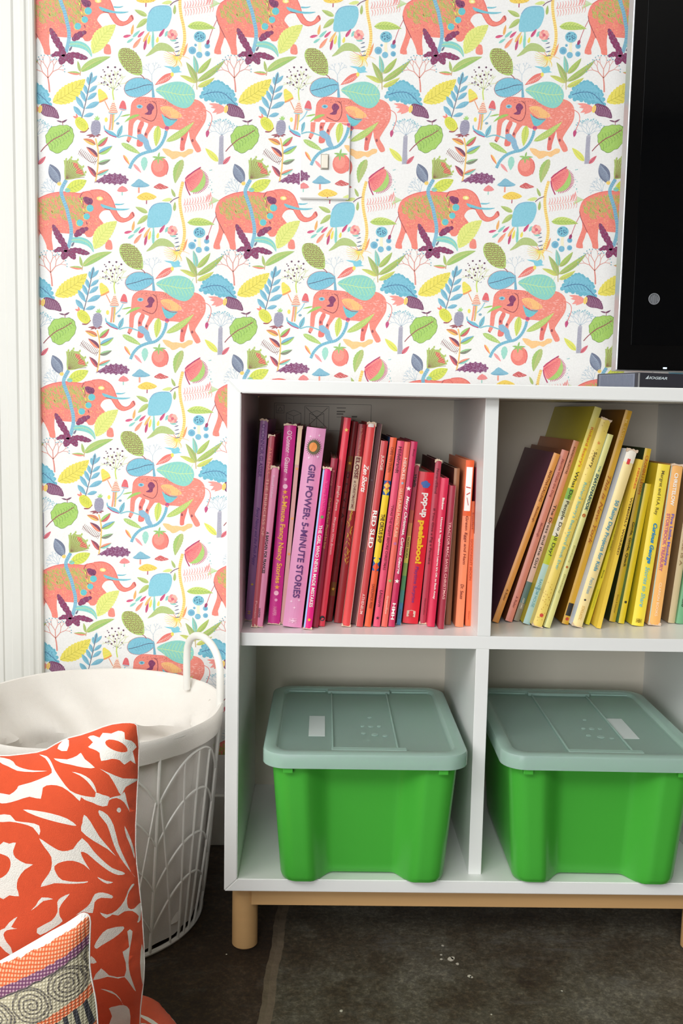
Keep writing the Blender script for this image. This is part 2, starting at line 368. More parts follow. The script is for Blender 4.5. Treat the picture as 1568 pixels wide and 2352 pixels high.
# scalloped yellow leaf, oak leaf
leaf(136, 442, 378, 268, 128, YEL, 1.5, 0.05, (198, 186, 60), scal=11, hatch=9, fat=.85)
oak = [(1250, 398), (1262, 372), (1275, 340), (1300, 318), (1330, 304), (1352, 292), (1375, 289), (1400, 300), (1412, 312), (1440, 326), (1455, 345), (1478, 362), (1488, 385), (1500, 420), (1507, 458), (1480, 452), (1455, 452), (1425, 440), (1395, 444), (1370, 428), (1335, 424), (1312, 412), (1285, 418)]
for p in oak: dot(p[0], p[1], 17, (96, 176, 200), 1.3, n=10)
poly(oak, (110, 186, 210), 1.6); stroke([(1262, 385), (1340, 365), (1420, 376), (1507, 458)], 5, (50, 90, 140), 2.2)
for i in range(8): stroke([(1290 + i * 24, 376 - (3 - i) * (3 - i) // 3), (1305 + i * 24, 340 + i * 5)], 3.4, (70, 130, 170), 2.1); stroke([(1290 + i * 24, 376), (1312 + i * 24, 402 + i * 3)], 3.4, (70, 130, 170), 2.1)
# blue fern
stroke([(352, 560), (372, 480), (395, 380), (425, 225)], 6, (90, 90, 110), 2.3)
for a in ((412, 300, 427, 212, 28), (405, 315, 396, 248, 26), (392, 385, 370, 308, 30), (384, 445, 344, 352, 32), (370, 495, 308, 395, 36), (356, 552, 290, 470, 38), (412, 305, 467, 240, 26), (400, 370, 467, 315, 30), (390, 425, 464, 368, 34), (376, 490, 484, 438, 40), (362, 548, 442, 526, 32)):
    leaf(*a, (118, 184, 208), 1.6, 0, half=(104, 170, 198), fat=1.2)
# dotted seed head
for a0 in (-2.5, -2.05, -1.6, -1.15, -.7): twigs(588, 345, a0, 62, (206, 216, 130), 4, 2, None, .45, 1.2)
stroke([(592, 425), (584, 370), (588, 340)], 9, (200, 220, 90), 1.6)
for q in ((512, 198), (522, 212), (548, 178), (575, 205), (602, 178), (640, 196), (530, 238), (560, 245), (500, 296), (522, 288), (570, 292), (603, 265), (640, 240), (622, 230), (590, 235), (497, 250), (628, 300), (545, 310), (575, 268)): dot(q[0], q[1], random.choice((5, 6, 8)), (92, 50, 76), 2, n=7)
for q in range(16): dot(585 + random.uniform(-75, 60), 320 + random.uniform(-30, 35), 3.6, NAVY, 1.9, n=6)
# toadstools on the blue boat
poly([(474, 350), (490, 340), (505, 352), (530, 372), (546, 408), (515, 425), (488, 440), (476, 400)], YEL, 2)
stroke([(482, 440), (512, 428), (546, 408)], 12, (238, 150, 80), 2.4); stroke([(478, 385), (500, 380), (530, 372)], 3.5, LIME, 2.6); stroke([(482, 412), (505, 405), (538, 392)], 3.5, LIME, 2.6)
stroke([(524, 432), (540, 465), (556, 498)], 7, (236, 150, 110), 1.5)
poly([(590, 428), (604, 455), (612, 485), (620, 520), (556, 520), (562, 485), (576, 455)], (250, 226, 200), 2)
for i in range(6): y = 448 + i * 13; h = 10 + i * 4.6; stroke([(588 - h, y), (588, y + 4), (588 + h, y)], 5, (222, 88, 72), 2.5)
dot(586, 518, 35, BLUE, 1.8, 13); stroke([(572, 530), (568, 590), (560, 650)], 15, (246, 150, 120), 1.5); stroke([(592, 528), (588, 590), (580, 650)], 11, (236, 200, 100), 1.6); stroke([(584, 530), (578, 650)], 3, BROWN, 1.9)
poly([(656, 428), (675, 438), (684, 470), (685, 497), (660, 502), (633, 490), (640, 455)], (226, 92, 98), 2); stroke([(635, 490), (685, 498)], 7, SKY, 2.4)
stroke([(654, 505), (630, 550), (590, 590)], 8, SKY, 1.5); dot(535, 572, 12, YEL, 1.5, 18); dot(622, 600, 13, (120, 160, 180), 1.5, 10)
poly([(522, 612), (530, 640), (560, 654), (592, 668), (628, 706), (590, 694), (555, 678), (526, 655), (516, 630)], (100, 180, 206), 2); stroke([(524, 655), (560, 684), (612, 704)], 7, (190, 50, 100), 2.4)
stroke([(625, 705), (690, 690), (770, 715), (800, 716)], 10, (120, 190, 204), 1.2); leaf(622, 698, 656, 612, 36, (110, 186, 206), 1.8, 0, NAVY)
poly([(766, 690), (800, 678), (826, 700), (850, 724), (860, 760), (875, 795), (852, 808), (825, 785), (812, 745), (785, 730)], (128, 176, 206), 2.8)
# pineapples
poly([(302, 575), (318, 556), (345, 552), (378, 575), (400, 612), (398, 640), (370, 660), (335, 645), (308, 612)], (220, 220, 70), 2)
leaf(318, 560, 285, 545, 16, CORAL, 1.6); leaf(320, 562, 310, 525, 14, CORAL, 1.6); stroke([(340, 662), (375, 662), (404, 632)], 10, DRED, 1.8)
for i in range(5): stroke([(315 + i * 14, 580 + i * 10), (345 + i * 9, 565 + i * 12)], 3, (180, 190, 50), 2.5); stroke([(315 + i * 15, 568 + i * 8), (325 + i * 13, 612 + i * 8)], 3, (180, 190, 50), 2.5)
dot(457, 632, 38, GREY, 2, 60, 0.1, 18)
for i in range(8): stroke([(424, 592 + i * 12), (440, 585 + i * 13), (457, 598 + i * 12), (475, 588 + i * 13), (490, 598 + i * 12)], 3, (110, 106, 140), 2.5)
for a in ((-25, -18), (-12, -34), (4, -38), (18, -24)): leaf(468, 578, 468 + a[0], 578 + a[1], 12, (160, 210, 110), 1.8)
for a in ((384, 690), (402, 706), (497, 686), (480, 700), (440, 708)): leaf(448, 685, a[0], a[1], 14, (150, 70, 80), 1.8)
# striped plum cone with coral plume (right-hand copy)
d = 1372
cone = [(62 + d, 470), (80 + d, 452), (112 + d, 455), (160 + d, 475), (190 + d, 512), (200 + d, 562), (150 + d, 552), (100 + d, 545), (68 + d, 520)]
poly(cone, (108, 52, 88), 2)
for i in range(9): x = 84 + d + i * 13; stroke([(x, 458 + i * 5), (x - 8, 490 + i * 4), (x + 2, 538 + i * 2)], 4, (166, 120, 150), 2.5)
dot(62 + d, 492, 15, (246, 214, 90), 2.6, 30, 0.2); dot(64 + d, 492, 7, ORANGE, 2.8, 18, .2)
for a in ((1305, 452), (1318, 478), (1345, 500), (1330, 520), (1360, 530)): leaf(1428, 490, a[0], a[1], 30, (246, 146, 136), 1.3, 0.04)
# round green leaf
gl = [(108, 642), (130, 622), (160, 620), (185, 610), (215, 614), (240, 610), (262, 622), (284, 640), (288, 665), (296, 690), (290, 715), (284, 740), (262, 765), (240, 795), (215, 800), (190, 820), (160, 826), (135, 812), (112, 800), (104, 775), (84, 745), (82, 715), (78, 690), (94, 670)]
poly(gl, (100, 136, 70), 1.4, 2)
poly([(x + (185 - x) * .035, y + (715 - y) * .035) for x, y in gl], (158, 202, 88), 1.7, 2)
stroke([(44, 812), (80, 770), (140, 720), (200, 690), (262, 650)], 7, (150, 66, 74), 2.3)
for i in range(8):
    x = 108 + i * 21; y = 745 - i * 13; stroke([(x, y), (x + 16, y - 28), (x + 6, y - 62 + i * 5)], 3.6, (112, 156, 70), 2.1); stroke([(x, y), (x + 22, y + 22), (x + 20, y + 62 - i * 5)], 3.6, (112, 156, 70), 2.1)
stroke([(210, 612), (206, 580)], 5, DRED, 1.6); leaf(206, 590, 162, 578, 12, (110, 60, 90), 1.8); leaf(206, 592, 244, 570, 14, (110, 60, 90), 1.8)
# grey trunk, pale bush, little leaves (right-hand copy)
poly([(1384, 700), (1398, 685), (1416, 695), (1414, 800), (1420, 905), (1376, 908)], (176, 174, 190), 1.5, 0)
for i in range(22): stroke([(1383, 712 + i * 9), (1413, 708 + i * 9)], 2.4, (130, 130, 156), 1.9)
for a0 in (-2.5, -2.0, -1.5, -1.0, -.6): twigs(1402, 690, a0, 48, PALE, 4, 3, (130, 190, 204), .5, .8)
leaf(1412, 905, 1468, 845, 30, (222, 100, 116), 1.6, 0, DRED); leaf(1375, 885, 1278, 785, 46, (226, 226, 92), 1.6, 0, (190, 200, 80))
# vine with two-tone leaves
stroke([(455, 1035), (468, 960), (474, 880), (474, 800), (455, 712)], 11, (246, 194, 104), 2.2)
for a in ((474, 770, 548, 700, 44, (150, 196, 96), (210, 90, 90)), (455, 758, 362, 716, 40, (246, 186, 90), (222, 120, 80)), (470, 852, 385, 776, 40, (236, 128, 100), (110, 52, 84)), (478, 826, 582, 768, 46, (110, 180, 206), (160, 204, 100)), (476, 902, 568, 870, 34, (140, 190, 130), (120, 130, 110)), (460, 1002, 394, 918, 36, (206, 84, 92), (130, 52, 80)), (468, 984, 556, 944, 34, (240, 140, 110), (130, 206, 190))):
    leaf(*a[:4], a[4], a[5], 1.7, 0.03, half=a[6], vein=(120, 80, 80))
stroke([(330, 805), (370, 850), (420, 890), (462, 884)], 3, BROWN, 1.2)
for i in range(12): x = 335 + i * 11; y = 812 + i * 7; stroke([(x, y), (x + 14, y - 22)], 3, BROWN, 1.2); stroke([(x, y), (x - 10, y + 22)], 3, BROWN, 1.2)
# tomato and small stuff
dot(937, 928, 66, (238, 118, 106), 2, 74, 0, 26); dot(925, 915, 42, (246, 140, 124), 2.3, 50, 0, 20); stroke([(985, 880), (1000, 935), (985, 985)], 5, (214, 84, 86), 2.4)
for a in ((880, 850), (890, 880), (925, 905), (965, 880), (985, 855), (935, 815)): leaf(925, 855, a[0], a[1], 14, (140, 190, 96), 2.8)
poly([(955, 790), (1000, 792), (1030, 808), (1065, 808), (1100, 815), (1130, 806), (1150, 792), (1185, 795), (1182, 822), (1150, 835), (1120, 855), (1090, 845), (1060, 862), (1030, 868), (1010, 850), (985, 835)], (250, 196, 128), 1.4)
leaf(648, 748, 792, 828, 42, (160, 200, 100), 1.6, 0, (200, 216, 130), hatch=8); leaf(664, 836, 712, 912, 22, (248, 190, 90), 1.6, 0, half=(240, 120, 90)); leaf(740, 905, 798, 970, 22, (240, 150, 150), 1.5)
leaf(822, 850, 818, 955, 48, (150, 214, 196), 1.5, 0, scal=4)
leaf(1108, 872, 1052, 1050, 64, (172, 190, 110), 1.6, 0.06, (200, 190, 120), scal=8, half=(156, 190, 96))
# small toadstools
F('c2')
poly([(720, 152), (745, 130), (780, 100), (820, 125), (862, 150), (825, 163), (760, 163)], (120, 180, 204), 2, 2); stroke([(780, 165), (780, 206)], 13, (240, 150, 130), 1.6); dot(782, 158, 50, (100, 160, 190), 2.3, 5)
poly([(616, 190), (655, 152), (700, 188), (655, 200)], (236, 130, 130), 2, 2); stroke([(655, 196), (655, 225)], 7, (130, 206, 190), 1.6)
poly([(890, 165), (915, 145), (938, 134), (970, 150), (1004, 166), (945, 180)], (206, 84, 84), 2, 2)
poly([(764, 240), (800, 212), (835, 202), (880, 215), (914, 238), (870, 258), (800, 260)], (244, 206, 80), 2, 2); stroke([(838, 260), (837, 290)], 8, (170, 60, 90), 1.6)
for i in range(9): dot(910 + i * 10, 160 + (i % 3) * 6, 3, (250, 200, 190), 2.6, n=6); dot(795 + i * 12, 232 + (i % 3) * 9, 3.4, (200, 140, 50), 2.6, n=6)
pf = [(446, 126), (485, 100), (525, 78), (560, 68), (600, 65), (640, 70), (675, 84), (694, 108), (680, 130), (640, 136), (600, 138), (560, 132), (520, 130), (480, 124)]
for p in pf[2:]: dot(p[0], p[1], 10, (130, 74, 116), 1.4, n=8)
poly(pf, (120, 52, 96), 1.7); dashes(pf, 150, (176, 140, 176), 2.2, 9, 3, 0.3, 1.2)
# --- elephant walking right
F('e1')
poly([(735, 560), (765, 560), (775, 600), (770, 628), (728, 624), (722, 595)], CORAL, 1)
bodyA = [(176, 345), (185, 300), (205, 265), (250, 236), (310, 212), (370, 200), (420, 196), (480, 200), (540, 208), (570, 195), (620, 185), (680, 180), (730, 195), (765, 225), (785, 262), (800, 305), (815, 350), (840, 384), (870, 395), (900, 383), (922, 352), (935, 350), (942, 376), (918, 398), (890, 414), (850, 423), (810, 406), (785, 372), (765, 338), (738, 332), (710, 338), (690, 356), (678, 382), (690, 402), (712, 430), (728, 455), (700, 485), (660, 492), (640, 512), (618, 534), (584, 532), (570, 510), (520, 506), (470, 509), (420, 506), (380, 502), (345, 492), (328, 482), (325, 560), (332, 632), (290, 627), (284, 600), (268, 558), (240, 506), (225, 550), (210, 592), (214, 628), (164, 622), (170, 578), (190, 522), (204, 470), (198, 420), (184, 380)]
poly(bodyA, (242, 124, 108), 1.4, 2)
stroke([(178, 350), (190, 400), (220, 460), (245, 510)], 5, DRED, 2.3)
stroke(bodyA[2:10], 6, (226, 92, 88), 1.9); stroke(bodyA[10:18], 6, (226, 92, 88), 1.9); stroke(bodyA[17:29], 5, (226, 92, 88), 1.9)
sad = [(205, 290), (250, 250), (330, 220), (400, 215), (560, 225), (590, 320), (540, 400), (450, 400), (380, 370), (280, 400), (215, 380)]
dashes(sad, 420, [(150, 176, 80), (170, 186, 90), (204, 170, 80)], 2.1, 26, 6, 0.9, 0.5)
dashes([(230, 400), (560, 410), (640, 360), (690, 420), (600, 500), (350, 490), (240, 470)], 170, [(222, 92, 88), (250, 170, 130), (246, 190, 110)], 2.1, 9, 4, 0.5, 1.0)
dashes([(600, 190), (740, 205), (780, 300), (690, 250)], 60, [(222, 92, 88), (250, 160, 140)], 2.1, 9, 4, 1.0, 0.6)
stroke([(560, 205), (542, 235), (560, 262), (566, 300), (590, 325)], 6, DRED, 2.4); stroke([(556, 206), (590, 194), (622, 208), (640, 240)], 5, (226, 92, 88), 2.4)
poly([(564, 240), (585, 232), (610, 240), (628, 246), (637, 268), (625, 290), (600, 292), (580, 280), (568, 262)], PLUM, 2.6)
dashes([(572, 250), (620, 250), (620, 280), (590, 280)], 24, (70, 30, 70), 2.8, 10, 3, 0.7, 0.3)
dot(688, 246, 24, (240, 226, 120), 2.6, 15, 0.1); dot(690, 246, 12, (250, 244, 190), 2.8, 9); dot(690, 246, 5, NAVY, 2.9, n=6)
for i in range(6): stroke([(548 + i * 7, 258 + i * 32), (556 + i * 7, 278 + i * 32)], 8, DRED if i % 2 else YEL, 2.5)
poly([(694, 286), (740, 300), (800, 318), (860, 322), (910, 322), (870, 334), (810, 334), (750, 325), (708, 312)], (104, 188, 206), 2.8)
poly([(802, 284), (840, 286), (872, 282), (848, 294), (806, 295)], (104, 188, 206), 2.6); stroke([(722, 320), (765, 332)], 5, DRED, 3)
for a in ((614, 318, 27), (588, 380, 24), (536, 428, 25)): dot(a[0] - 6, a[1] + 3, a[2], (246, 200, 80), 2.8, n=14); dot(a[0], a[1], a[2], (88, 190, 200), 3, n=14)
stroke([(928, 348), (940, 378)], 6, DRED, 2.6)
st2 = [(440, 110), (412, 160), (402, 200), (415, 250), (440, 320), (456, 390), (470, 460), (468, 530), (446, 615)]
stroke(st2, 27, (122, 182, 206), 3)
pp = smoothc(st2, 8, False)
for p, q in zip(pp[::2], pp[1::2]):
    dx, dy = q[0] - p[0], q[1] - p[1]; l = sqrt(dx * dx + dy * dy) or 1; stroke([(p[0] - dy / l * 12, p[1] + dx / l * 12), (p[0] + dy / l * 12, p[1] - dx / l * 12)], 3.4, (92, 140, 190), 3.3)
poly([(458, 545), (500, 534), (545, 535), (590, 552), (622, 585), (634, 625), (632, 648), (614, 622), (585, 598), (540, 582), (490, 575), (460, 572)], (124, 204, 196), 3.2)
stroke([(470, 558), (540, 555), (600, 582), (628, 628)], 4, (200, 222, 140), 3.6)
# plum lettuce leaves
def frill(pts, wd, lv):
    q = smoothc(pts, 5, False); n = len(q)
    for i, p in enumerate(q): dot(p[0], p[1], wd * (0.45 + .55 * sin(pi * min(1, (i + 1) / n) ** .8) ) * (1.12 if i % 3 == 0 else .92), (126, 40, 84), lv, n=9)
    for i, p in enumerate(q[1:]):
        if i % 2 == 0: dot(p[0] + wd * .45 * (1 if i % 4 else -1), p[1], 5, (104, 100, 122), lv + .5, n=7); dot(p[0] + wd * .45 * (1 if i % 4 else -1), p[1], 2.6, (150, 60, 100), lv + .7, n=6)
frill([(432, 620), (402, 570), (372, 520), (352, 480), (338, 450)], 25, 3.4)
frill([(508, 518), (545, 490), (590, 470)], 24, 3.4)
frill([(425, 632), (385, 625), (345, 640)], 20, 3.4); frill([(434, 645), (418, 668), (408, 690)], 27, 3.4); frill([(455, 645), (475, 668), (488, 690)], 25, 3.4); frill([(468, 632), (520, 636), (565, 650), (592, 655)], 22, 3.4)
leaf(470, 605, 492, 570, 14, (104, 100, 122), 3.4)
leaf(640, 622, 812, 415, 116, (226, 230, 118), 2.6, -0.08, (200, 214, 96), scal=12, hatch=10, fat=.9)
leaf(548, 752, 772, 645, 58, (168, 196, 104), 1.8, -0.06, half=(150, 190, 96), vein=(206, 200, 120)); leaf(545, 752, 530, 675, 22, OLIVE, 1.8); leaf(548, 768, 452, 758, 26, (240, 130, 108), 1.8, 0, half=(160, 190, 100))
stroke([(545, 782), (550, 748)], 6, (200, 150, 110), 1.8)
# stripy pod, green fan, lime leaf over the elephant's back
leaf(322, -12, 388, 140, 84, NAVY, 1.8, 0, fat=1.0)
for i in range(15): x = 322 + i * 4.4; y = 6 + i * 8.4; h = 30 * sin(pi * (i + 1.5) / 17); stroke([(x - h, y + 4), (x, y - 5), (x + h, y + 4)], 3.2, (160, 176, 198), 2.4)
dot(388, 134, 16, (246, 206, 96), 2.2)
F('c3')
poly([(242, 690), (238, 640), (240, 590), (234, 545), (262, 548), (280, 530), (300, 545), (330, 545), (345, 572), (370, 590), (378, 622), (396, 655), (350, 668), (300, 682)], (168, 188, 96), 2, 1)
poly([(300, 560), (335, 570), (345, 600), (372, 620), (380, 650), (345, 645), (322, 640), (330, 610), (308, 590)], (226, 112, 90), 2.4, 1)
for i in range(11): a = -1.5 + i * .135; stroke([(250, 680), (250 + 138 * cos(a), 688 + 138 * sin(a))], 3.4, (130, 96, 64), 2.7, (.6, 1))
for q in ((250, 548), (288, 535), (335, 552), (375, 600), (392, 640)): leaf(q[0], q[1], q[0] + 6, q[1] - 20, 14, (170, 196, 90), 1.8)
leaf(250, 762, 402, 690, 84, (214, 222, 76), 2.2, 0.02, (170, 190, 70), hatch=7, fat=.9); dot(262, 762, 22, (120, 200, 190), 2.5, 16)
F('e1')
for a0 in (-2.9, -2.4, -1.9, -1.4): twigs(345, 200, a0, 42, PALE, 4, 3, None, .45, .7)
# fan flower on banded stem
ys_ = [(1310, 122), (1290, 200), (1284, 270), (1292, 350), (1308, 430), (1314, 510), (1300, 590), (1270, 665)]
stroke(ys_, 22, (248, 220, 120), 2)
pp = smoothc(ys_, 10, False)
for p, q in zip(pp[::2], pp[1::2]):
    dx, dy = q[0] - p[0], q[1] - p[1]; l = sqrt(dx * dx + dy * dy) or 1; stroke([(p[0] - dy / l * 10, p[1] + dx / l * 10), (p[0] + dy / l * 10, p[1] - dx / l * 10)], 4, (238, 160, 76), 2.3)
for i in range(24):
    a = -1.15 + i * 0.12; c0 = (1392, 112); stroke([(c0[0] + 62 * cos(a), c0[1] + 66 * sin(a)), (c0[0] + 112 * cos(a), c0[1] + 100 * sin(a))], 8, (190, 56, 96), 1.8, (1, .6))
poly([(1440, 20), (1470, 60), (1480, 110), (1465, 158), (1430, 190), (1385, 200), (1362, 190), (1400, 150), (1440, 90)], (162, 204, 100), 2.2)
poly([(1326, 108), (1345, 72), (1395, 45), (1445, 26), (1462, 62), (1448, 105), (1420, 150), (1372, 190), (1352, 185), (1338, 150)], (242, 124, 120), 2.5)
for i in range(9): stroke([(1332, 110), (1450 - i * 9, 40 + i * 17)], 3.4, (226, 84, 100), 2.9)
stroke([(1328, 98), (1385, 50), (1446, 12)], 9, (176, 44, 92), 2.9); stroke([(1328, 118), (1336, 165), (1362, 222)], 9, (176, 44, 92), 2.9)
for i in range(14): dot(1500 + random.uniform(-10, 40), 60 + random.uniform(-40, 180), 4, (130, 190, 190), 1, n=6)
leaf(1250, 235, 1222, 172, 22, OLIVE, 1.5); leaf(1242, 340, 1248, 270, 22, OLIVE, 1.5)
leaf(1228, 250, 1150, 262, 26, (214, 226, 130), 1.4)
pod = [(1042, 460), (1040, 400), (1050, 345), (1075, 300), (1115, 280), (1165, 275), (1212, 284), (1224, 330), (1215, 380), (1190, 430), (1150, 455), (1100, 462)]
poly(pod, (124, 196, 216), 2); stroke([(1055, 335), (1080, 302), (1118, 283), (1205, 282)], 14, (120, 160, 200), 2.3, (.5, .2)); stroke([(1212, 276), (1240, 252), (1280, 236)], 6, (110, 60, 90), 2.1)
stroke([(1082, 460), (1086, 520), (1078, 575)], 12, (150, 210, 200), 1.5)
leaf(1042, 352, 952, 308, 34, OLIVE, 1.5, 0, half=(180, 200, 110)); leaf(1044, 372, 962, 440, 38, OLIVE, 1.5, 0, half=(180, 200, 110))
for a in ((865, 504, 925, 490, 20, (200, 70, 110)), (926, 488, 942, 412, 20, (240, 170, 90)), (892, 545, 942, 512, 18, TEAL), (935, 505, 990, 455, 20, TEAL), (972, 506, 1022, 460, 20, (200, 70, 110)), (936, 584, 996, 508, 26, (240, 140, 110)), (1016, 598, 1036, 505, 20, (180, 60, 100)), (1010, 540, 1060, 462, 20, (240, 180, 100)), (1128, 502, 1170, 442, 22, (190, 60, 106)), (1046, 556, 1062, 486, 20, YEL), (1080, 590, 1082, 470, 20, TEAL), (1110, 545, 1120, 500, 20, YEL)):
    leaf(*a, 1.8, half=tuple(min(255, int(c * 1.12)) for c in a[5]) if sum(a[5]) < 500 else None)
poly([(1026, 642), (1060, 605), (1095, 565), (1132, 544), (1180, 550), (1215, 572), (1240, 605), (1195, 608), (1150, 600), (1110, 605), (1070, 628)], (174, 194, 116), 2.1)
for i in range(7): a = i * .9; dot(1225 + 20 * cos(a), 486 + 20 * sin(a), 19, (240, 136, 136) if i % 2 else (250, 176, 160), 2.2, n=10)
dot(1225, 486, 12, (214, 90, 110), 2.6); leaf(1195, 460, 1170, 500, 24, TEAL, 1.9); leaf(1205, 520, 1255, 530, 20, TEAL, 1.9)
for i in range(18):
    a = 1.1 + i * .22 if i < 12 else random.uniform(-2.5, 3); stroke([(1255, 640), (1255 + 60 * cos(a), 640 + 60 * sin(a)), (1255 + 98 * cos(a + .2), 640 + 80 * sin(a + .2))], 5.5, random.choice([YEL, (246, 196, 90), (240, 150, 90)]), 1.6, (1, .3), 2)
for i in range(6): leaf(1262 + i * 4, 480 + i * 30, 1236, 490 + i * 30, 8, NAVY, 1.9)
leaf(1300, 640, 1335, 545, 18, (240, 150, 90), 1.5)
# dotted mushroom and balls
stroke([(1425, 530), (1422, 580), (1428, 640)], 22, (246, 236, 200), 1.2); dot(1425, 500, 44, (110, 186, 208), 2, 40, 0, 20)
for i in range(26): a = random.uniform(0, 2 * pi); r = 36 * sqrt(random.random()); dot(1425 + r * cos(a), 500 + r * .85 * sin(a), 4, (50, 90, 130), 2.5, n=6)
for a in ((1368, 598, 28), (1418, 630, 23), (1478, 622, 20), (1478, 565, 20), (1392, 560, 10)):
    dot(a[0], a[1], a[2], (112, 180, 208), 1.8, n=14); dot(a[0] + 2, a[1] + 2, a[2] * .6, (90, 160, 196), 2.2, n=12)
leaf(1338, 425, 1538, 440, 60, (200, 220, 108), 1.8, -0.06, (150, 180, 80), half=(180, 206, 96), hatch=9)
stroke([(1552, 378), (1518, 448), (1488, 530)], 5, (200, 90, 100), 1.5); leaf(1490, 520, 1474, 565, 22, (150, 44, 90), 2)
# coral fern
for i in range(11):
    x = 1316 + i * 20; y = 292 - i * 3; stroke([(x, y), (x + 8, y - 24), (x + 2, y - 44)], 7, (240, 150, 146), 1.4, (1, .4), 2); stroke([(x + 4, y + 14), (x + 12, y + 36), (x + 4, y + 60)], 7, (240, 160, 152), 1.4, (1, .4), 2)
stroke([(1310, 296), (1420, 284), (1530, 262)], 4, (240, 170, 160), 1.3)
leaf(1500, 262, 1518, 195, 14, (240, 150, 146), 1.4); leaf(1480, 268, 1500, 210, 12, (240, 150, 146), 1.4)
for i in range(10): stroke([(1500 + i * 7, 300 - i * 4), (1530 + i * 6, 235 + i * 3)], 4, (186, 216, 140), 1.2)

TA, TB = (0.3002, 0.0075), (0.0003, -0.3078)
TILE = [(p_, tuple(c_[i] * .87 + (241, 240, 240)[i] * .13 for i in range(3)), l_) for p_, c_, l_ in TILE]      # inks mixed toward white, painting the washed-out haze of bright light into the print
def tile_mesh(name, X0, X1, Z0, Z1, y0, step, material, base=None, clip=False, shift=(0, 0), parent=None, extra=None):
    vs, fs, cols = [], [], []
    if base:
        for f in base:
            n = len(vs); vs += f; fs.append(tuple(range(n, n + len(f)))); cols.append((241, 240, 238))
    for ti, (pts, c, lv) in enumerate(TILE):
        ax = sum(p[0] for p in pts) / len(pts); az = sum(p[1] for p in pts) / len(pts)
        for i in range(-4, 6):
            for j in range(-5, 6):
                ox = i * TA[0] + j * TB[0] + shift[0]; oz = i * TA[1] + j * TB[1] + shift[1]
                if not (X0 - .1 < ax + ox < X1 + .1 and Z0 - .1 < az + oz < Z1 + .1): continue
                q = [(p[0] + ox, p[1] + oz) for p in pts]
                if min(p[0] for p in q) > X1 or max(p[0] for p in q) < X0 or min(p[1] for p in q) > Z1 or max(p[1] for p in q) < Z0: continue
                for k, lim, s in ((0, X0, 1), (0, X1, -1), (1, Z0, 1), (1, Z1, -1)):      # trim at the paper's edge
                    if all((p[k] - lim) * s >= 0 for p in q): continue
                    r = []
                    for a, b in zip(q, q[1:] + q[:1]):
                        ia, ib = (a[k] - lim) * s >= 0, (b[k] - lim) * s >= 0
                        if ia: r.append(a)
                        if ia != ib:
                            t = (lim - a[k]) / (b[k] - a[k]); r.append((a[0] + (b[0] - a[0]) * t, a[1] + (b[1] - a[1]) * t))
                    q = r
                    if len(q) < 3: break
                if len(q) < 3: continue
                ar = sum(q[t - 1][0] * q[t][1] - q[t][0] * q[t - 1][1] for t in range(len(q)))
                if ar < 0: q = q[::-1]
                n = len(vs); vs += [(p[0], y0 - lv * step - (ti % 23) * step * .021, p[1]) for p in q]; fs.append(tuple(range(n, n + len(q)))); cols.append(c)
    me = bpy.data.meshes.new(name); me.from_pydata(vs, [], fs); me.update()
    at_ = me.color_attributes.new('print', 'FLOAT_COLOR', 'CORNER'); k = 0; buf = []
    for f, c in zip(fs, cols): buf += list((*lin(c), 1)) * len(f)
    at_.data.foreach_set('color', buf)
    return link(name, me, material, parent)
def paper_mat():
    m = bpy.data.materials.new('printed_paper'); m.use_nodes = True; nt = m.node_tree; b = nt.nodes['Principled BSDF']
    a = nt.nodes.new('ShaderNodeAttribute'); a.attribute_name = 'print'
    tc = nt.nodes.new('ShaderNodeTexCoord'); n = nt.nodes.new('ShaderNodeTexNoise'); n.inputs['Scale'].default_value = 420; n.inputs['Detail'].default_value = 3
    nt.links.new(tc.outputs['Object'], n.inputs['Vector'])
    mr = nt.nodes.new('ShaderNodeMapRange'); mr.inputs[1].default_value = .3; mr.inputs[2].default_value = .7; mr.inputs[3].default_value = -.035; mr.inputs[4].default_value = .035
    nt.links.new(n.outputs['Fac'], mr.inputs[0])
    ad = nt.nodes.new('ShaderNodeVectorMath'); ad.operation = 'ADD'
    nt.links.new(a.outputs['Color'], ad.inputs[0]); nt.links.new(mr.outputs[0], ad.inputs[1]); nt.links.new(ad.outputs[0], b.inputs['Base Color'])
    b.inputs['Roughness'].default_value = 0.55; b.inputs['Specular IOR Level'].default_value = 0.3
    return m
M_PAPER = paper_mat()
PX0, PX1, PZ0, PZ1 = -0.347, 1.05, 0.16, 1.62
WY = WALL_Y
tag(tile_mesh('wall_back', PX0, PX1, PZ0, PZ1, WY - .00004, 0.00006, M_PAPER,
    base=[[(-2.6, WY, 0), (3, WY, 0), (3, WY, 2.5), (-2.6, WY, 2.5)]]), kind='structure')
# wallpapered switch plate
sw = empty('light_switch', (0, 0, 0))
tag(sw, 'light switch whose plate is covered with the same elephant wallpaper, set in the upper wall', 'light switch')
SX0, SX1, SZ0, SZ1 = .0800, .1610, 1.1060, 1.2270
bm = bmesh.new(); prism(bm, [(SX0, SZ0), (SX1, SZ0), (SX1, SZ1), (SX0, SZ1)], WY - .0075, WY - .0005, 0.0012)
plate = obj('plate', bm, mat('paper_white', (241, 240, 238), .55), sw)
pr = tile_mesh('plate_paper', SX0 + .001, SX1 - .001, SZ0 + .001, SZ1 - .001, WY - .0076, 0.00005, M_PAPER, shift=(-.004, .003), parent=plate)
bm = bmesh.new(); box(bm, .1150, .1255, WY - .0125, WY - .0068, 1.1535, 1.1745, .001)
obj('toggle', bm, mat('ivory_plastic', (236, 228, 212), .35), sw)['label'] = 'ivory plastic toggle lever'
bm = bmesh.new(); box(bm, .1135, .1270, WY - .0082, WY - .0070, 1.1515, 1.1765, .0004)
obj('toggle_surround', bm, mat('switch_gap', (176, 170, 160), .5), sw)
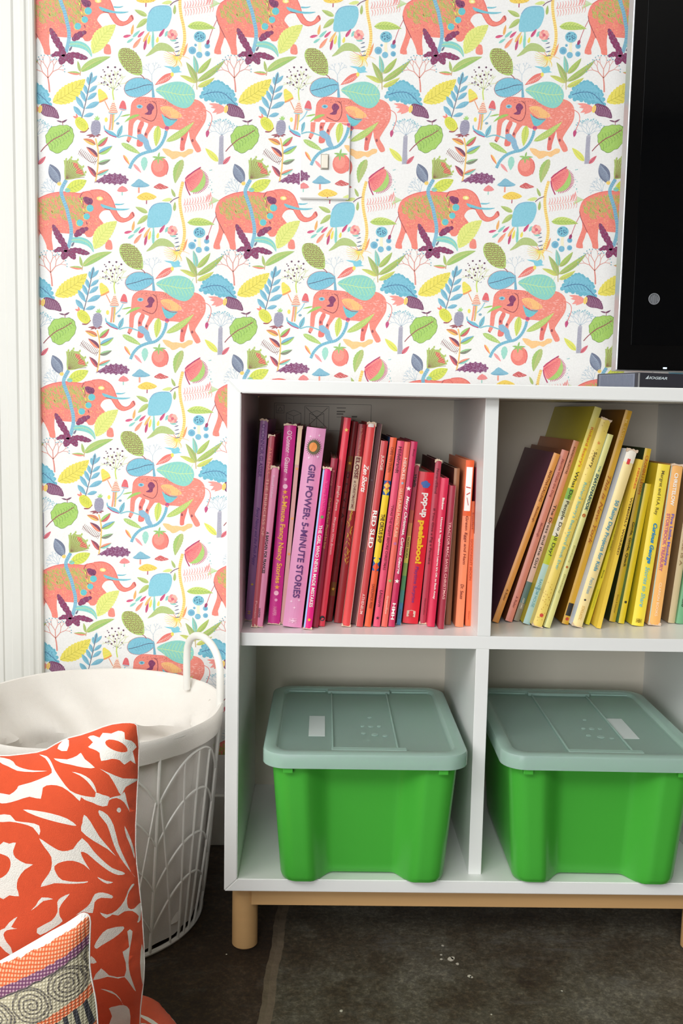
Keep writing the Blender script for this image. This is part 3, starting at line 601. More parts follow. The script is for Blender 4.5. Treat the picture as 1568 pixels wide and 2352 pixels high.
# ------------------------------------------------------------------ left casing
bm = bmesh.new()
prof = [(-.3468, WY - .0005), (-.3468, WY - .009), (-.349, WY - .0115), (-.3535, WY - .0122), (-.356, WY - .0112), (-.359, WY - .0118), (-.362, WY - .0135), (-.368, WY - .0140), (-.371, WY - .0128), (-.379, WY - .0128), (-.3825, WY - .0145), (-.396, WY - .0150), (-.3985, WY - .0138), (-.4105, WY - .0140), (-.4125, WY - .016), (-.440, WY - .016), (-.440, WY - .0005)]
prism(bm, prof, 0.0, 2.2, axis='z')
tag(obj('trim_1', bm, M_TRIM), kind='structure')
bm = bmesh.new(); box(bm, -1.2, -.440, WY - .012, WY - .0005, 0.0, 2.2)
tag(obj('door_1', bm, M_TRIM), kind='structure')
bm = bmesh.new(); box(bm, -.3465, 2.9, WY - .012, WY - .0006, 0, .09, .002)
tag(obj('baseboard_back', bm, M_TRIM), kind='structure')

# ------------------------------------------------------------------ bookcase
T = .018; DP = .338; CB = .10; CT = .80; REC = .02
bc = empty('bookcase', (0.35, 0.17, 0)); tag(bc, 'white four-compartment cube bookcase on a birch leg frame, filled with colour-sorted books and green bins', 'bookcase')
def part(name, bm, m, parent, **k):
    o = obj(name, bm, m, None, **k); o.parent = parent; o.matrix_parent_inverse = Matrix.Translation(-Vector(parent.location)); return o
g = .0002
bm = bmesh.new(); prism(bm, [(0, CB), (T, CB + T), (T, CT - T), (0, CT)], 0, DP, .0012); part('side_panel', bm, M_WHITE, bc)
bm = bmesh.new(); prism(bm, [(.7, CB), (.7 - T, CB + T), (.7 - T, CT - T), (.7, CT)], 0, DP, .0012); part('side_panel', bm, M_WHITE, bc)
bm = bmesh.new(); prism(bm, [(g, CT), (T + g, CT - T), (.7 - T - g, CT - T), (.7 - g, CT)], 0, DP, .0012); part('top_panel', bm, M_WHITE, bc)
bm = bmesh.new(); prism(bm, [(g, CB), (T + g, CB + T), (.7 - T - g, CB + T), (.7 - g, CB)], 0, DP, .0012); part('bottom_panel', bm, M_WHITE, bc)
SH0, SH1 = CB + .341, CB + .359
bm = bmesh.new(); box(bm, T, .7 - T, REC, DP - .004, SH0, SH1, .0007); part('shelf', bm, M_WHITE, bc)
bm = bmesh.new(); box(bm, .341, .359, REC, DP - .004, SH1, CT - T, .0007); part('divider', bm, M_WHITE, bc)
bm = bmesh.new(); box(bm, .340, .358, REC, DP - .004, CB + T, SH0, .0007); part('divider', bm, M_WHITE, bc)
bm = bmesh.new(); box(bm, T, .7 - T, DP - .0038, DP, CB + T, CT - T); bk = part('back_panel', bm, mat('back_panel_white', (224, 214, 198), .45), bc)
# printed handling label on the back panel
lab = (38, 52, 58)
bm = bmesh.new(); yb = DP - .0042
def ln(x0, z0, x1, z1, wd=.0006):
    d = Vector((x1 - x0, z1 - z0)); n = Vector((-d.y, d.x)).normalized() * wd / 2
    bm.faces.new([bm.verts.new((x0 + n.x, yb, z0 + n.y)), bm.verts.new((x1 + n.x, yb, z1 + n.y)), bm.verts.new((x1 - n.x, yb, z1 - n.y)), bm.verts.new((x0 - n.x, yb, z0 - n.y))])
def frame(x0, x1, z0, z1): ln(x0, z0, x1, z0); ln(x1, z0, x1, z1); ln(x1, z1, x0, z1); ln(x0, z1, x0, z0)
LX, LZ = .044, .748
frame(LX, LX + .160, LZ - .02, LZ + .024)
frame(LX + .003, LX + .016, LZ + .008, LZ + .021); ln(LX + .0055, LZ + .011, LX + .0095, LZ + .018); ln(LX + .0095, LZ + .018, LX + .0135, LZ + .011); ln(LX + .0055, LZ + .011, LX + .0135, LZ + .011)
for bx in (LX + .020, LX + .058):
    ln(bx, LZ - .012, bx, LZ + .008); ln(bx, LZ + .008, bx + .012, LZ + .013); ln(bx + .012, LZ + .013, bx + .024, LZ + .008); ln(bx + .024, LZ + .008, bx + .024, LZ - .012)
    ln(bx, LZ + .008, bx + .012, LZ + .003); ln(bx + .012, LZ + .003, bx + .024, LZ + .008); ln(bx + .012, LZ + .003, bx + .012, LZ - .017); ln(bx + .003, LZ + .000, bx + .009, LZ - .003); ln(bx, LZ - .012, bx + .012, LZ - .017); ln(bx + .012, LZ - .017, bx + .024, LZ - .012)
ln(LX + .052, LZ - .016, LX + .088, LZ + .018, .0009); ln(LX + .052, LZ + .018, LX + .088, LZ - .016, .0009)
frame(LX + .050, LX + .090, LZ - .018, LZ + .020)
ln(LX + .103, LZ + .018, LX + .118, LZ + .018, .0012); ln(LX + .103, LZ + .012, LX + .117, LZ + .012, .002); ln(LX + .103, LZ + .008, LX + .114, LZ + .008, .002); ln(LX + .103, LZ + .003, LX + .120, LZ + .003, .0007)
ln(LX + .128, LZ + .004, LX + .137, LZ + .004, .0025)
me = bpy.data.meshes.new('printed_label'); bmesh.ops.recalc_face_normals(bm, faces=bm.faces); bm.to_mesh(me); bm.free()
o = link('printed_label', me, mat('label_ink', (128, 122, 112), .6)); o.parent = bk; o['label'] = 'printed shipping pictograms on the back panel'
for x, y in ((.0222, .040), (.688, .040), (.0222, .30), (.688, .30)):
    bm = bmesh.new(); cyl(bm, (x + .004 if x < .3 else x - .015, y), .0182, 0.0005, CB, 48, .0025); part('leg', bm, M_WOOD, bc, smooth=True)
bm = bmesh.new(); box(bm, .0365, .6635, .0195, .0385, .0700, CB - .0004, .0006); part('rail', bm, M_WOOD, bc)
bm = bmesh.new(); box(bm, .0365, .6635, .2850, .3040, .0700, CB - .0004, .0006); part('rail', bm, M_WOOD, bc)

# ------------------------------------------------------------------ storage bins
def rrect(W_, D_, r, n=10):
    out = []
    for cx, cy, a0 in ((W_ / 2 - r, D_ / 2 - r, 0), (-W_ / 2 + r, D_ / 2 - r, 90), (-W_ / 2 + r, -D_ / 2 + r, 180), (W_ / 2 - r, -D_ / 2 + r, 270)):
        for i in range(n + 1):
            a = radians(a0 + 90 * i / n); out.append((cx + r * cos(a), cy + r * sin(a)))
    return out
def plan(W_, D_, r, ind, n=14):
    """rounded rectangle whose front and back are pushed in between two corner columns"""
    pts = []
    def S_(t): t = max(0, min(1, t)); return t * t * (3 - 2 * t)
    for i in range(41):
        x = -W_ / 2 + r + (W_ - 2 * r) * i / 40; d = W_ / 2 - abs(x); k = S_((d - W_ * .165) / (W_ * .150)); pts.append((x, -D_ / 2 + ind * k))
    for i in range(1, n): a = radians(-90 + 90 * i / n); pts.append((W_ / 2 - r + r * cos(a), -D_ / 2 + r + r * sin(a)))
    for i in range(13): pts.append((W_ / 2, -D_ / 2 + r + (D_ - 2 * r) * i / 12))
    for i in range(1, n): a = radians(90 * i / n); pts.append((W_ / 2 - r + r * cos(a), D_ / 2 - r + r * sin(a)))
    for i in range(41):
        x = W_ / 2 - r - (W_ - 2 * r) * i / 40; d = W_ / 2 - abs(x); k = S_((d - W_ * .165) / (W_ * .150)); pts.append((x, D_ / 2 - ind * k))
    for i in range(1, n): a = radians(90 + 90 * i / n); pts.append((-W_ / 2 + r + r * cos(a), D_ / 2 - r + r * sin(a)))
    for i in range(13): pts.append((-W_ / 2, D_ / 2 - r - (D_ - 2 * r) * i / 12))
    for i in range(1, n): a = radians(180 + 90 * i / n); pts.append((-W_ / 2 + r + r * cos(a), -D_ / 2 + r + r * sin(a)))
    return pts
def loft(bm, rings, cap0=True, cap1=False, closed=True):
    R = [[bm.verts.new(p) for p in r] for r in rings]; n = len(R[0])
    for A, B in zip(R, R[1:]):
        for k in range(n): bm.faces.new((A[k], A[(k + 1) % n], B[(k + 1) % n], B[k]))
    if cap0: bm.faces.new(R[0][::-1])
    if cap1: bm.faces.new(R[-1])
M_GREEN = mat('green_plastic', (74, 176, 60), 0.28, Subsurface_Weight=0.0, spec=.45)
def lid_mat(nm, tr):
    m = bpy.data.materials.new(nm); m.use_nodes = True; b = m.node_tree.nodes['Principled BSDF']
    b.inputs['Base Color'].default_value = (*lin((214, 240, 230)), 1); b.inputs['Roughness'].default_value = .22
    b.inputs['Transmission Weight'].default_value = tr; b.inputs['IOR'].default_value = 1.25; b.inputs['Specular IOR Level'].default_value = .8
    return m
M_LID = lid_mat('frosted_lid', .70); M_LIDR = lid_mat('frosted_lid_rim', .60); M_LIDW = mat('white_sticker', (214, 222, 218), .5)
def make_bin(loc, rz, label, sticker):
    r0 = empty('storage_bin', loc, (0, 0, rz)); tag(r0, label, 'storage bin', None)
    H = .184; Wt, Dt, Wb, Db = .252, .292, .226, .262; rings = []
    for z, sh in ((0, .012), (.0015, .006), (.005, .002), (.011, 0)): rings.append([(x, y, z) for x, y in plan(Wb - 2 * sh, Db - 2 * sh, .024 - sh, .030)])
    N = 9
    for i in range(1, N + 1):
        t = i / N; rings.append([(x, y, .011 + (H - .011) * t) for x, y in plan(Wb + (Wt - Wb) * t, Db + (Dt - Db) * t, .024, .030)])
    inner = [[(x, y, H - (H - .004) * t) for x, y in plan(Wt - .005 - (Wt - Wb) * t, Dt - .005 - (Dt - Db) * t, .022, .030)] for t in (0, .5, 1)]
    bm = bmesh.new(); loft(bm, rings + inner, True, True); obj('body', bm, M_GREEN, r0, True)
    bm = bmesh.new()
    rr = lambda s, z: [(x, y, z) for x, y in rrect(Wt + s, Dt + s, .028)]
    loft(bm, [rr(.012, H - .010), rr(.016, H - .010), rr(.016, H + .0005), rr(-.002, H + .0005), rr(-.002, H - .002), rr(.012, H - .002)], False, False)
    obj('rim', bm, M_GREEN, r0, True)
    for x in (-.103, .103):
        bm = bmesh.new(); box(bm, x - .0065, x + .0065, -Dt / 2 - .0075, -Dt / 2 + .001, H - .018, H - .0085, .001); obj('clip', bm, M_GREEN, r0)
    # lid
    bm = bmesh.new(); Lw, Ld = Wt + .023, Dt + .023
    def rl(ins, z): return [(x, y, z) for x, y in rrect(Lw - 2 * ins, Ld - 2 * ins, max(.006, .032 - ins * .7))]
    z0 = H + .010
    loft(bm, [rl(.002, H - .012 + .002), rl(0, H - .010), rl(0, z0 - .004), rl(.0012, z0 - .0012), rl(.004, z0), rl(.016, z0), rl(.0175, z0 - .001), rl(.0195, z0 - .0045), rl(.021, z0 - .005)], False, True)
    lid = obj('lid', bm, [M_LIDR, M_LID], r0, True)
    for p_ in lid.data.polygons:
        if len(p_.vertices) > 4: p_.material_index = 1
    sd = lid.modifiers.new('thick', 'SOLIDIFY'); sd.thickness = .0013; sd.offset = -1
    lid['label'] = 'frosted translucent lid'
    zi = z0 - .005
    bm = bmesh.new()
    for x in (-.044, .044): box(bm, x - .0012, x + .0012, -Ld / 2 + .022, Ld / 2 - .022, zi + .0001, zi + .0024, .0008)
    box(bm, -.046, .055, -Ld / 2 + .0185, -Ld / 2 + .030, zi + .0001, z0 - .0002, .0012)
    box(bm, -.050, .050, Ld / 2 - .030, Ld / 2 - .0185, zi + .0001, z0 - .0002, .0012)
    for x in (-.083, .083): box(bm, x - .030, x + .030, Ld / 2 - .0235, Ld / 2 - .0200, zi + .0001, zi + .0030, .001)
    o = obj('ridges', bm, M_LIDR, lid)
    bm = bmesh.new(); sx, sy, sl = sticker; box(bm, sx - .0115, sx + .0115, sy - sl / 2, sy + sl / 2, zi + .00005, zi + .0004)
    obj('sticker', bm, M_LIDW, lid)
    for x, y, a in ((.0, -.03, .004), (.012, -.03, .003), (-.012, -.03, .003), (.004, -.065, .005), (-.012, -.06, .0035), (.018, -.07, .0035), (0, .01, .003)):
        bm = bmesh.new(); cyl(bm, (x + .012, y), a, zi + .0001, zi + .0008, 10); obj('moulded_mark', bm, M_LIDR, lid)
    return r0
make_bin((.190, .115, CB + T + .0006), 0, 'green plastic storage bin with frosted lid in the lower left compartment', (-.066, -.030, .088))
make_bin((.5125, .118, CB + T + .0006), radians(-1.0), 'green plastic storage bin with frosted lid in the lower right compartment', (.058, -.026, .088))

# ------------------------------------------------------------------ books
SHZ = SH1 + .0004
PAGE = mat('page_paper', (228, 214, 186), .85, noise=.08, nscale=300)
FRZ = {'Z1': (540, 900), 'Z2': (780, 900), 'Z3': (1110, 900), 'Z4': (1300, 900)}
def make_book(label, fr, tl, tr, ty, bl, br, by, col, group, texts=(), bands=(), depth=None, cover=None, round_=.0, worn=False, fr2=None, extra=None, yfix=None, noise=.05):
    o1 = FRZ[fr]; o2 = FRZ[fr2 or fr]; s = 4.056
    BL = (o2[0] + bl / s, o2[1] + by / s); BR = (o2[0] + br / s, o2[1] + by / s); TL = (o1[0] + tl / s, o1[1] + ty / s); TR = (o1[0] + tr / s, o1[1] + ty / s)
    pb = atz(BR[0], BR[1] - 6, SHZ); Y = max(.024, min(.12, pb.y)) if yfix is None else yfix
    b0, b1, t0, t1 = at(*BL, Y), at(*BR, Y), at(*TL, Y), at(*TR, Y)
    d = Vector(((t0.x + t1.x - b0.x - b1.x) / 2, 0, (t0.z + t1.z - b0.z - b1.z) / 2)); H = d.length; ang = atan2(d.x, d.z)
    th = max(.004, ((b1 - b0).length + (t1 - t0).length) / 2 * cos(ang) * .97)
    xr = (b1.x + b0.x) / 2 + th / 2 / cos(ang)
    r0 = empty('book', (xr - th * cos(ang), Y, SHZ + th * sin(ang) if ang > 0 else SHZ), (0, ang, 0))
    tag(r0, label, 'book', group)
    D = depth or min(H * .78, DP - .008 - Y); D = min(D, DP - .008 - Y)
    col = tuple(int(c + (244 - c) * .09) for c in col); cm = mat('cover_%d_%d_%d' % col, col, .38, noise=noise, nscale=30); c2 = cm if cover is None else mat('cover_%d_%d_%d' % cover, cover, .38, noise=.12, nscale=12)
    bt = min(.0022, th * .16); hard = th > .0075
    bm = bmesh.new()
    n = 8; bulge = min(.0022, th * .12) if hard else 0
    outer = [(0, D)] + [(0, bulge)] + [(th * i / n, bulge * (1 - sin(pi * i / n))) for i in range(1, n)] + [(th, bulge), (th, D)]
    inner = [(th - bt, D), (th - bt, bulge + bt), (bt, bulge + bt), (bt, D)]
    prism(bm, outer + inner, 0, H, 0, axis='z')
    cv = obj('cover', bm, [cm, c2], r0)
    if cover is not None:
        for p in cv.data.polygons:
            if abs(p.normal.x) > .9: p.material_index = 1
    if worn:   # frayed, faded head and tail of the spine
        for z, s in ((H, 1), (0, -1)):
            bm = bmesh.new(); n_ = 9
            top_ = [(-.0008 + (th + .0016) * k / n_, z + (random.uniform(.0002, .0022) if s > 0 else random.uniform(.0001, .0003))) for k in range(n_ + 1)]
            low_ = [(-.0008 + (th + .0016) * k / n_, z - random.uniform(.0004, .0045 if k in (0, 1, n_ - 1, n_) else .0016) if s > 0 else z + random.uniform(.0006, .0050 if k in (0, 1, n_ - 1, n_) else .0018)) for k in range(n_, -1, -1)]
            prism(bm, top_ + low_, -.0007, bulge + .0015)
            obj('frayed_edge', bm, mat('frayed_card', (222, 196, 170), .8), cv)
    m_ = .0025 if hard else .0004
    bm = bmesh.new(); box(bm, bt + .0001, th - bt - .0001, bulge + bt + .0004, D - m_, m_, H - m_); obj('pages', bm, PAGE, r0)
    def surf(x, z, e=.0003): 
        k = max(0, min(1, x / th)); return (x, bulge * (1 - sin(pi * k)) - e, z)
    for bi, (a, b, c, *rest) in enumerate(bands):      # printed colour areas on the spine; a,b fractions from the top
        xa, xb = (rest[0], rest[1]) if len(rest) >= 2 else (0.0, 1.0)
        bm = bmesh.new(); N = 6; za, zb = H * (1 - a), H * (1 - b)
        if len(rest) == 3 and rest[2] == 'diamond':
            bm.faces.new([bm.verts.new(surf(th * x, z, .0003 + bi * .00008)) for x, z in ((.5, za), (1, (za + zb) / 2), (.5, zb), (0, (za + zb) / 2))])
        elif len(rest) == 3 and rest[2] == 'star':
            cz = (za + zb) / 2; R_ = (xb - xa) * th / 2; bm.faces.new([bm.verts.new(surf(th * (xa + xb) / 2 + R_ * (1 if k % 2 == 0 else .42) * sin(pi * k / 5), cz + R_ * (1 if k % 2 == 0 else .42) * cos(pi * k / 5), .0003 + bi * .00008)) for k in range(10)])
        elif len(rest) == 3 and rest[2] == 'disc':
            cz = (za + zb) / 2; R_ = (xb - xa) * th / 2; bm.faces.new([bm.verts.new(surf(th * (xa + xb) / 2 + R_ * sin(pi * k / 10), cz + R_ * cos(pi * k / 10), .0003 + bi * .00008)) for k in range(20)])
        else:
            for i in range(N):
                x0, x1 = th * (xa + (xb - xa) * i / N), th * (xa + (xb - xa) * (i + 1) / N); e = .00025 + bi * .00008
                bm.faces.new([bm.verts.new(surf(x0, zb, e)), bm.verts.new(surf(x1, zb, e)), bm.verts.new(surf(x1, za, e)), bm.verts.new(surf(x0, za, e))])
        obj('printed_motif', bm, ink(c), cv)
    for ti, tx in enumerate(texts):
        st, a, b, hgt, tc_, *o = tx; off = o[0] if len(o) > 0 else .5; shear = o[1] if len(o) > 1 else 0; bold = o[2] if len(o) > 2 else 0.012
        nm = 'spine_title' if len(st) > 9 or ti == 0 else 'spine_lettering'
        text_obj(nm, st, lambda u, v: surf(th * (off - hgt / 2 + hgt * v), H * (1 - a) - (b - a) * H * u, .0009), tc_, cv, shear, bold)
    if extra: extra(r0, cv, th, H, D, surf)
    return r0
WT = (248, 244, 236); GOLD = (236, 196, 70); BLK = (40, 24, 28)
G1 = 'pink and red books in the upper left compartment'; G2 = 'orange and yellow books in the upper right compartment'
make_book('tall purple picture book leaning at the far left of the pink and red row', 'Z1', 238, 302, 290, 82, 165, 2160, (168, 112, 172), G1,
    [("O'CONNOR GLASSER", .02, .28, .5, (120, 60, 140)), ('Fancy Nancy and the Posh Puppy', .43, .72, .5, (110, 62, 150), .55, .3), ('H', .95, .965, .4, GOLD)], [(.81, .82, GOLD, .45, .75, 'disc')], worn=True)
make_book('rosewood-red picture book second from the left, behind the small pink paperback', 'Z1', 312, 368, 375, 150, 204, 2165, (176, 66, 80), G1,
    [('ALSENAS', .06, .2, .5, (228, 130, 120)), ('THE PRINCESS OF', .22, .52, .5, (222, 150, 140)), ('Putnam', .86, .95, .35, (225, 150, 150))], worn=True, yfix=.050)
make_book('small light pink paperback with black capitals, third from the left', 'Z1', 334, 408, 728, 180, 252, 2220, (228, 130, 168), G1,
    [('Russell Hoban', .05, .19, .34, (240, 190, 214), .45, .25), ('A BARGAIN FOR FRANCES', .4, .66, .38, BLK, .4, 0, .03), ('HARPER', .88, .94, .3, (90, 40, 60), .4)], worn=True)
make_book('thick magenta storybook with yellow lettering and frayed corners', 'Z1', 455, 572, 335, 300, 415, 2195, (200, 28, 128), G1,
    [("O'Connor \u00b7 Glasser", .03, .24, .42, (246, 210, 220)), ('5-Minute Fancy Nancy Stories', .35, .79, .55, (248, 190, 70), .5, 0, .02), ('HARPER', .91, .955, .3, (240, 150, 190))],
    [(.265, .275, (240, 170, 200), .35, .6, 'disc'), (.295, .315, (250, 200, 220), .3, .7, 'disc'), (.325, .34, (248, 170, 60), .3, .75, 'star'), (.80, .82, (248, 170, 60), .3, .75, 'star'), (.83, .85, (250, 190, 210), .3, .7, 'disc'), (.87, .88, (240, 160, 200), .4, .65, 'disc')], worn=True)
make_book('worn pinkish-tan book with a torn paper spine, between the magenta and the wide pink books', 'Z1', 575, 636, 350, 428, 446, 2190, (206, 150, 142), G1,
    [], [(.0, .19, (224, 196, 160)), (.2, .22, (230, 160, 90), .3, .9, 'disc'), (.45, .47, (236, 170, 90), .3, .9, 'disc'), (.63, .65, (226, 150, 80), .3, .9, 'disc')], worn=True)
def gp(r0, cv, th, H, D, surf):
    bm = bmesh.new()
    for k in range(26):
        a = 2 * pi * k / 26; c = (th * .48, H * .905); q = [(c[0] + .0075 * cos(a - .09), c[1] + .0085 * sin(a - .09)), (c[0] + .0115 * cos(a), c[1] + .0135 * sin(a)), (c[0] + .0075 * cos(a + .09), c[1] + .0085 * sin(a + .09))]
        bm.faces.new([bm.verts.new(surf(x, z, .0006)) for x, z in q])
    bm.faces.new([bm.verts.new(surf(th * .48 + .0085 * cos(2 * pi * k / 20), H * .905 + .0095 * sin(2 * pi * k / 20), .0007)) for k in range(20)])
    obj('printed_motif', bm, ink((92, 84, 44)), cv)
    bm = bmesh.new(); bm.faces.new([bm.verts.new(surf(th * .45 + .0055 * cos(2 * pi * k / 20), H * .905 + .0065 * sin(2 * pi * k / 20), .0009)) for k in range(20)]); obj('printed_motif', bm, ink((232, 140, 60)), cv)
    bm = bmesh.new()
    for x, z in ((.25, .955), (.7, .965), (.3, .85), (.75, .86), (.3, .13), (.5, .1), (.7, .14)): bm.faces.new([bm.verts.new(surf(th * x + (.0022 if k % 2 == 0 else .0008) * cos(pi * k / 4), H * z + (.0022 if k % 2 == 0 else .0008) * sin(pi * k / 4), .0006)) for k in range(8)])
    obj('printed_motif', bm, ink((252, 214, 232)), cv)
make_book('widest light pink book with large dark purple capitals reading down its rounded spine', 'Z1', 655, 855, 372, 442, 612, 2226, (224, 140, 184), G1,
    [('GiRL POWER: 5-MiNUTE STORiES', .18, .85, .36, (96, 44, 112), .52, 0, .022), ('HMH', .955, .98, .42, (248, 206, 226), .5)], [], extra=gp)
make_book('hot pink book with a pale blue edge and small white capitals', 'Z1', 818, 895, 738, 632, 712, 2240, (236, 20, 122), G1,
    [('PETT and RUBINSTEIN', .08, .27, .4, (246, 90, 160), .58), ('THE GIRL WHO NEVER MADE MISTAKES', .35, .86, .42, WT, .58, 0, .02)], [(0, 1, (160, 190, 236), 0, .2), (.29, .31, (120, 160, 90), .4, .8, 'disc'), (.93, .95, (240, 190, 60), .4, .75, 'disc')], worn=True)
make_book('dark red low book set back to the right of the hot pink one', 'Z1', 893, 960, 600, 712, 772, 2175, (150, 20, 44), G1,
    [('Ramona', .07, .16, .45, (226, 120, 120)), ('Charlie Parker Played be bop', .23, .53, .45, (216, 150, 90)), ], yfix=.055)
make_book('tall bright red slim book with one yellow star near its top', 'Z1', 1015, 1080, 270, 767, 832, 2212, (226, 40, 62), G1,
    [('Jingle Paws', .32, .44, .45, (250, 200, 190)), ('Margaret Wise Brown', .47, .65, .42, (250, 180, 180), .5, .2)], [(.045, .07, (250, 214, 110), .2, .85, 'star'), (.947, .975, (24, 34, 40), .12, .92, 'disc')])
make_book('deep red book with large dark capitals and two gold stars on its spine', 'Z1', 1085, 1146, 305, 838, 900, 2165, (138, 24, 30), G1,
    [('O  L  I  V  I  A', .25, .48, .45, (70, 14, 24)), ('helps with Christmas', .5, .72, .4, (112, 34, 34))], [(.17, .245, (140, 90, 40), .1, .9), (.19, .22, (240, 190, 60), .2, .85, 'star'), (.80, .87, (140, 90, 40), .1, .9), (.82, .85, (240, 190, 60), .2, .85, 'star')])
def trees(r0, cv, th, H, D, surf):
    bm = bmesh.new()
    for k in range(46):
        z = H * (.56 - .27 * k / 46); x = th * random.uniform(.05, .95); h = .006; s = random.choice((-1, 1))
        q = [(x, z), (x + s * .0022, z + h), (x + s * .0034, z + h)]; bm.faces.new([bm.verts.new(surf(max(0, min(th, a)), b, .0007)) for a, b in q])
    obj('printed_motif', bm, ink((214, 178, 60)), cv)
make_book('dark red book with a cream title label and gold branches below it', 'Z2', 175, 245, 330, -56, 16, 2180, (146, 22, 28), G1,
    [('Kay Thompson Hilary Knight', .02, .16, .3, (224, 150, 120)), ('ELOISE', .165, .27, .55, (110, 34, 34), .5, 0, .03), ('at CHRISTMASTIME', .28, .42, .36, (120, 70, 60))], [(.16, .43, (214, 200, 168), .06, .94)], extra=trees)
def pale_side(r0, cv, th, H, D, surf):
    bm = bmesh.new(); bm.faces.new([bm.verts.new((-.0003, y, z)) for y, z in ((.0008, .0005), (.010, .0005), (.010, H * .45), (.0008, H * .55))]); obj('printed_motif', bm, ink((232, 220, 196)), cv)
make_book('tall glossy red book with white italic letters and a scuffed white top', 'Z2', 255, 340, 320, 20, 95, 2216, (226, 58, 58), G1,
    [('Zen Shorts', .2, .335, .6, WT, .5, .3, .02), ], [(0, .02, (240, 226, 220), .1, .8), (0, 1, (240, 190, 180), .94, 1)], worn=True, extra=pale_side)
make_book('very dark brown slim book beside the glossy red one', 'Z2', 342, 396, 325, 98, 146, 2190, (92, 40, 44), G1,
    [], [(.27, .285, (130, 120, 130), .2, .7, 'star'), (.62, .64, (150, 90, 60), .3, .7, 'disc'), (0, 1, (214, 180, 160), .94, 1)])
make_book('muted red slim book with bold white block capitals', 'Z2', 387, 450, 487, 148, 215, 2216, (204, 54, 56), G1,
    [('JUDGE', .075, .155, .5, (250, 220, 205)), ('RED SLED', .37, .57, .66, WT, .5, 0, .03), ('ATHENEUM', .82, .93, .4, (246, 200, 190))], [(0, 1, (240, 200, 190), 0, .05)])
make_book('orange-red book with a yellow centre and blue diamonds on its spine', 'Z2', 470, 532, 455, 226, 290, 2216, (236, 84, 40), G1,
    [('CHRIS VAN DUSEN', .05, .18, .45, (150, 50, 30)), ('THE CIRCUS SHIP', .4, .55, .62, (84, 56, 20), .5, 0, .03), ('CANDLEWICK PRESS', .77, .9, .42, (150, 54, 30))],
    [(.225, .70, (40, 84, 150)), (.30, .63, (248, 206, 40), 0, 1), (.25, .30, (248, 206, 40), 0, 1, 'diamond'), (.62, .67, (248, 206, 40), 0, 1, 'diamond'), (.225, .275, (236, 84, 40), 0, 1, 'diamond'), (.235, .265, (250, 190, 80), 0, 1, 'diamond'), (.655, .705, (236, 84, 40), 0, 1, 'diamond')], cover=(40, 84, 130))
make_book('raspberry pink slim book with dark letters, right of the orange circus-style one', 'Z2', 538, 600, 487, 306, 376, 2216, (232, 68, 102), G1,
    [('Hildebrandt', .03, .17, .5, (90, 24, 40)), ("'TWAS THE NIGHT BEFORE CHRISTMAS", .34, .69, .38, (130, 30, 50)), ('Unicorn', .8, .89, .45, (90, 24, 40), .5, .2)], [(.94, .965, (70, 20, 34), .2, .8, 'star')])
make_book('orange-red slim book with cream capitals and a small green star low on its spine', 'Z2', 601, 661, 495, 386, 440, 2216, (238, 92, 76), G1,
    [('HENKES', .085, .2, .5, (250, 220, 200)), ("LILLY'S PURPLE PLASTIC PURSE", .25, .51, .5, (252, 206, 170)), ('Greenwillow', .83, .93, .36, (250, 200, 180))], [(.21, .23, (150, 190, 210), .2, .8, 'star'), (.535, .555, (200, 110, 160), .3, .8, 'disc'), (.735, .76, (150, 190, 100), .1, .9, 'star')])
make_book('crimson book with white italic title between two white stars', 'Z2', 665, 726, 492, 448, 510, 2216, (200, 28, 76), G1,
    [('Rey', .04, .08, .3, (130, 20, 50)), ('Merry Christmas, Curious George', .29, .71, .6, WT, .5, .3, .02), ('HMH', .87, .96, .5, WT, .5, 0, .03)], [(.235, .265, WT, .1, .9, 'star'), (.735, .765, WT, .1, .9, 'star')])
make_book('shorter slim book whose spine fades from red through yellow and green to blue', 'Z2', 700, 742, 705, 526, 566, 2196, (178, 48, 70), G1,
    [('Wells', .06, .14, .6, BLK, .4, .3, .03), ('NOISY NORA', .45, .58, .5, (70, 50, 40)), ('WELLS', .9, .96, .4, (40, 70, 90))],
    [(.28, .36, (196, 90, 70)), (.36, .44, (214, 140, 80)), (.44, .53, (226, 190, 90)), (.53, .61, (216, 206, 90)), (.61, .69, (140, 170, 84)), (.69, .78, (84, 150, 96)), (.78, .86, (70, 140, 130)), (.86, 1, (64, 124, 160))], worn=True)
def dk(r0, cv, th, H, D, surf):
    bm = bmesh.new()
    for x, z in ((.35, .925), (.5, .932), (.65, .92), (.45, .91), (.58, .91)): bm.faces.new([bm.verts.new(surf(th * x + .0034 * cos(2 * pi * k / 8), H * z + .0030 * sin(2 * pi * k / 8), .0006)) for k in range(8)])
    obj('printed_motif', bm, ink((70, 110, 180)), cv)
    bm = bmesh.new(); bm.faces.new([bm.verts.new(surf(th * x, H * z, .0006)) for x, z in ((.2, .045), (.76, .045), (.76, .085), (.48, .092), (.2, .085))]); obj('printed_motif', bm, ink((226, 200, 180)), cv)
make_book('wide bright red board book with chunky white and yellow lettering', 'Z2', 738, 884, 780, 578, 732, 2190, (228, 24, 42), G1,
    [('pop-up', .135, .295, .42, WT, .52, 0, .04), ('peekaboo!', .315, .6, .52, (250, 200, 30), .52, 0, .05), ('Playtime Surprise', .62, .86, .28, (130, 50, 130), .5), ('DK', .935, .965, .34, (210, 60, 60), .48, 0, .02)], [], extra=dk)
make_book('dusky rose slim paperback standing right of the wide red board book', 'Z2', 890, 951, 665, 742, 798, 2190, (178, 46, 66), G1,
    [('Numeroff/Bond', .05, .2, .45, (110, 24, 44)), ('If You Give a Pig a Pancake', .29, .63, .5, (104, 22, 40)), ('HarperCollins', .84, .94, .35, (130, 40, 50))], cover=(70, 30, 36), worn=True)
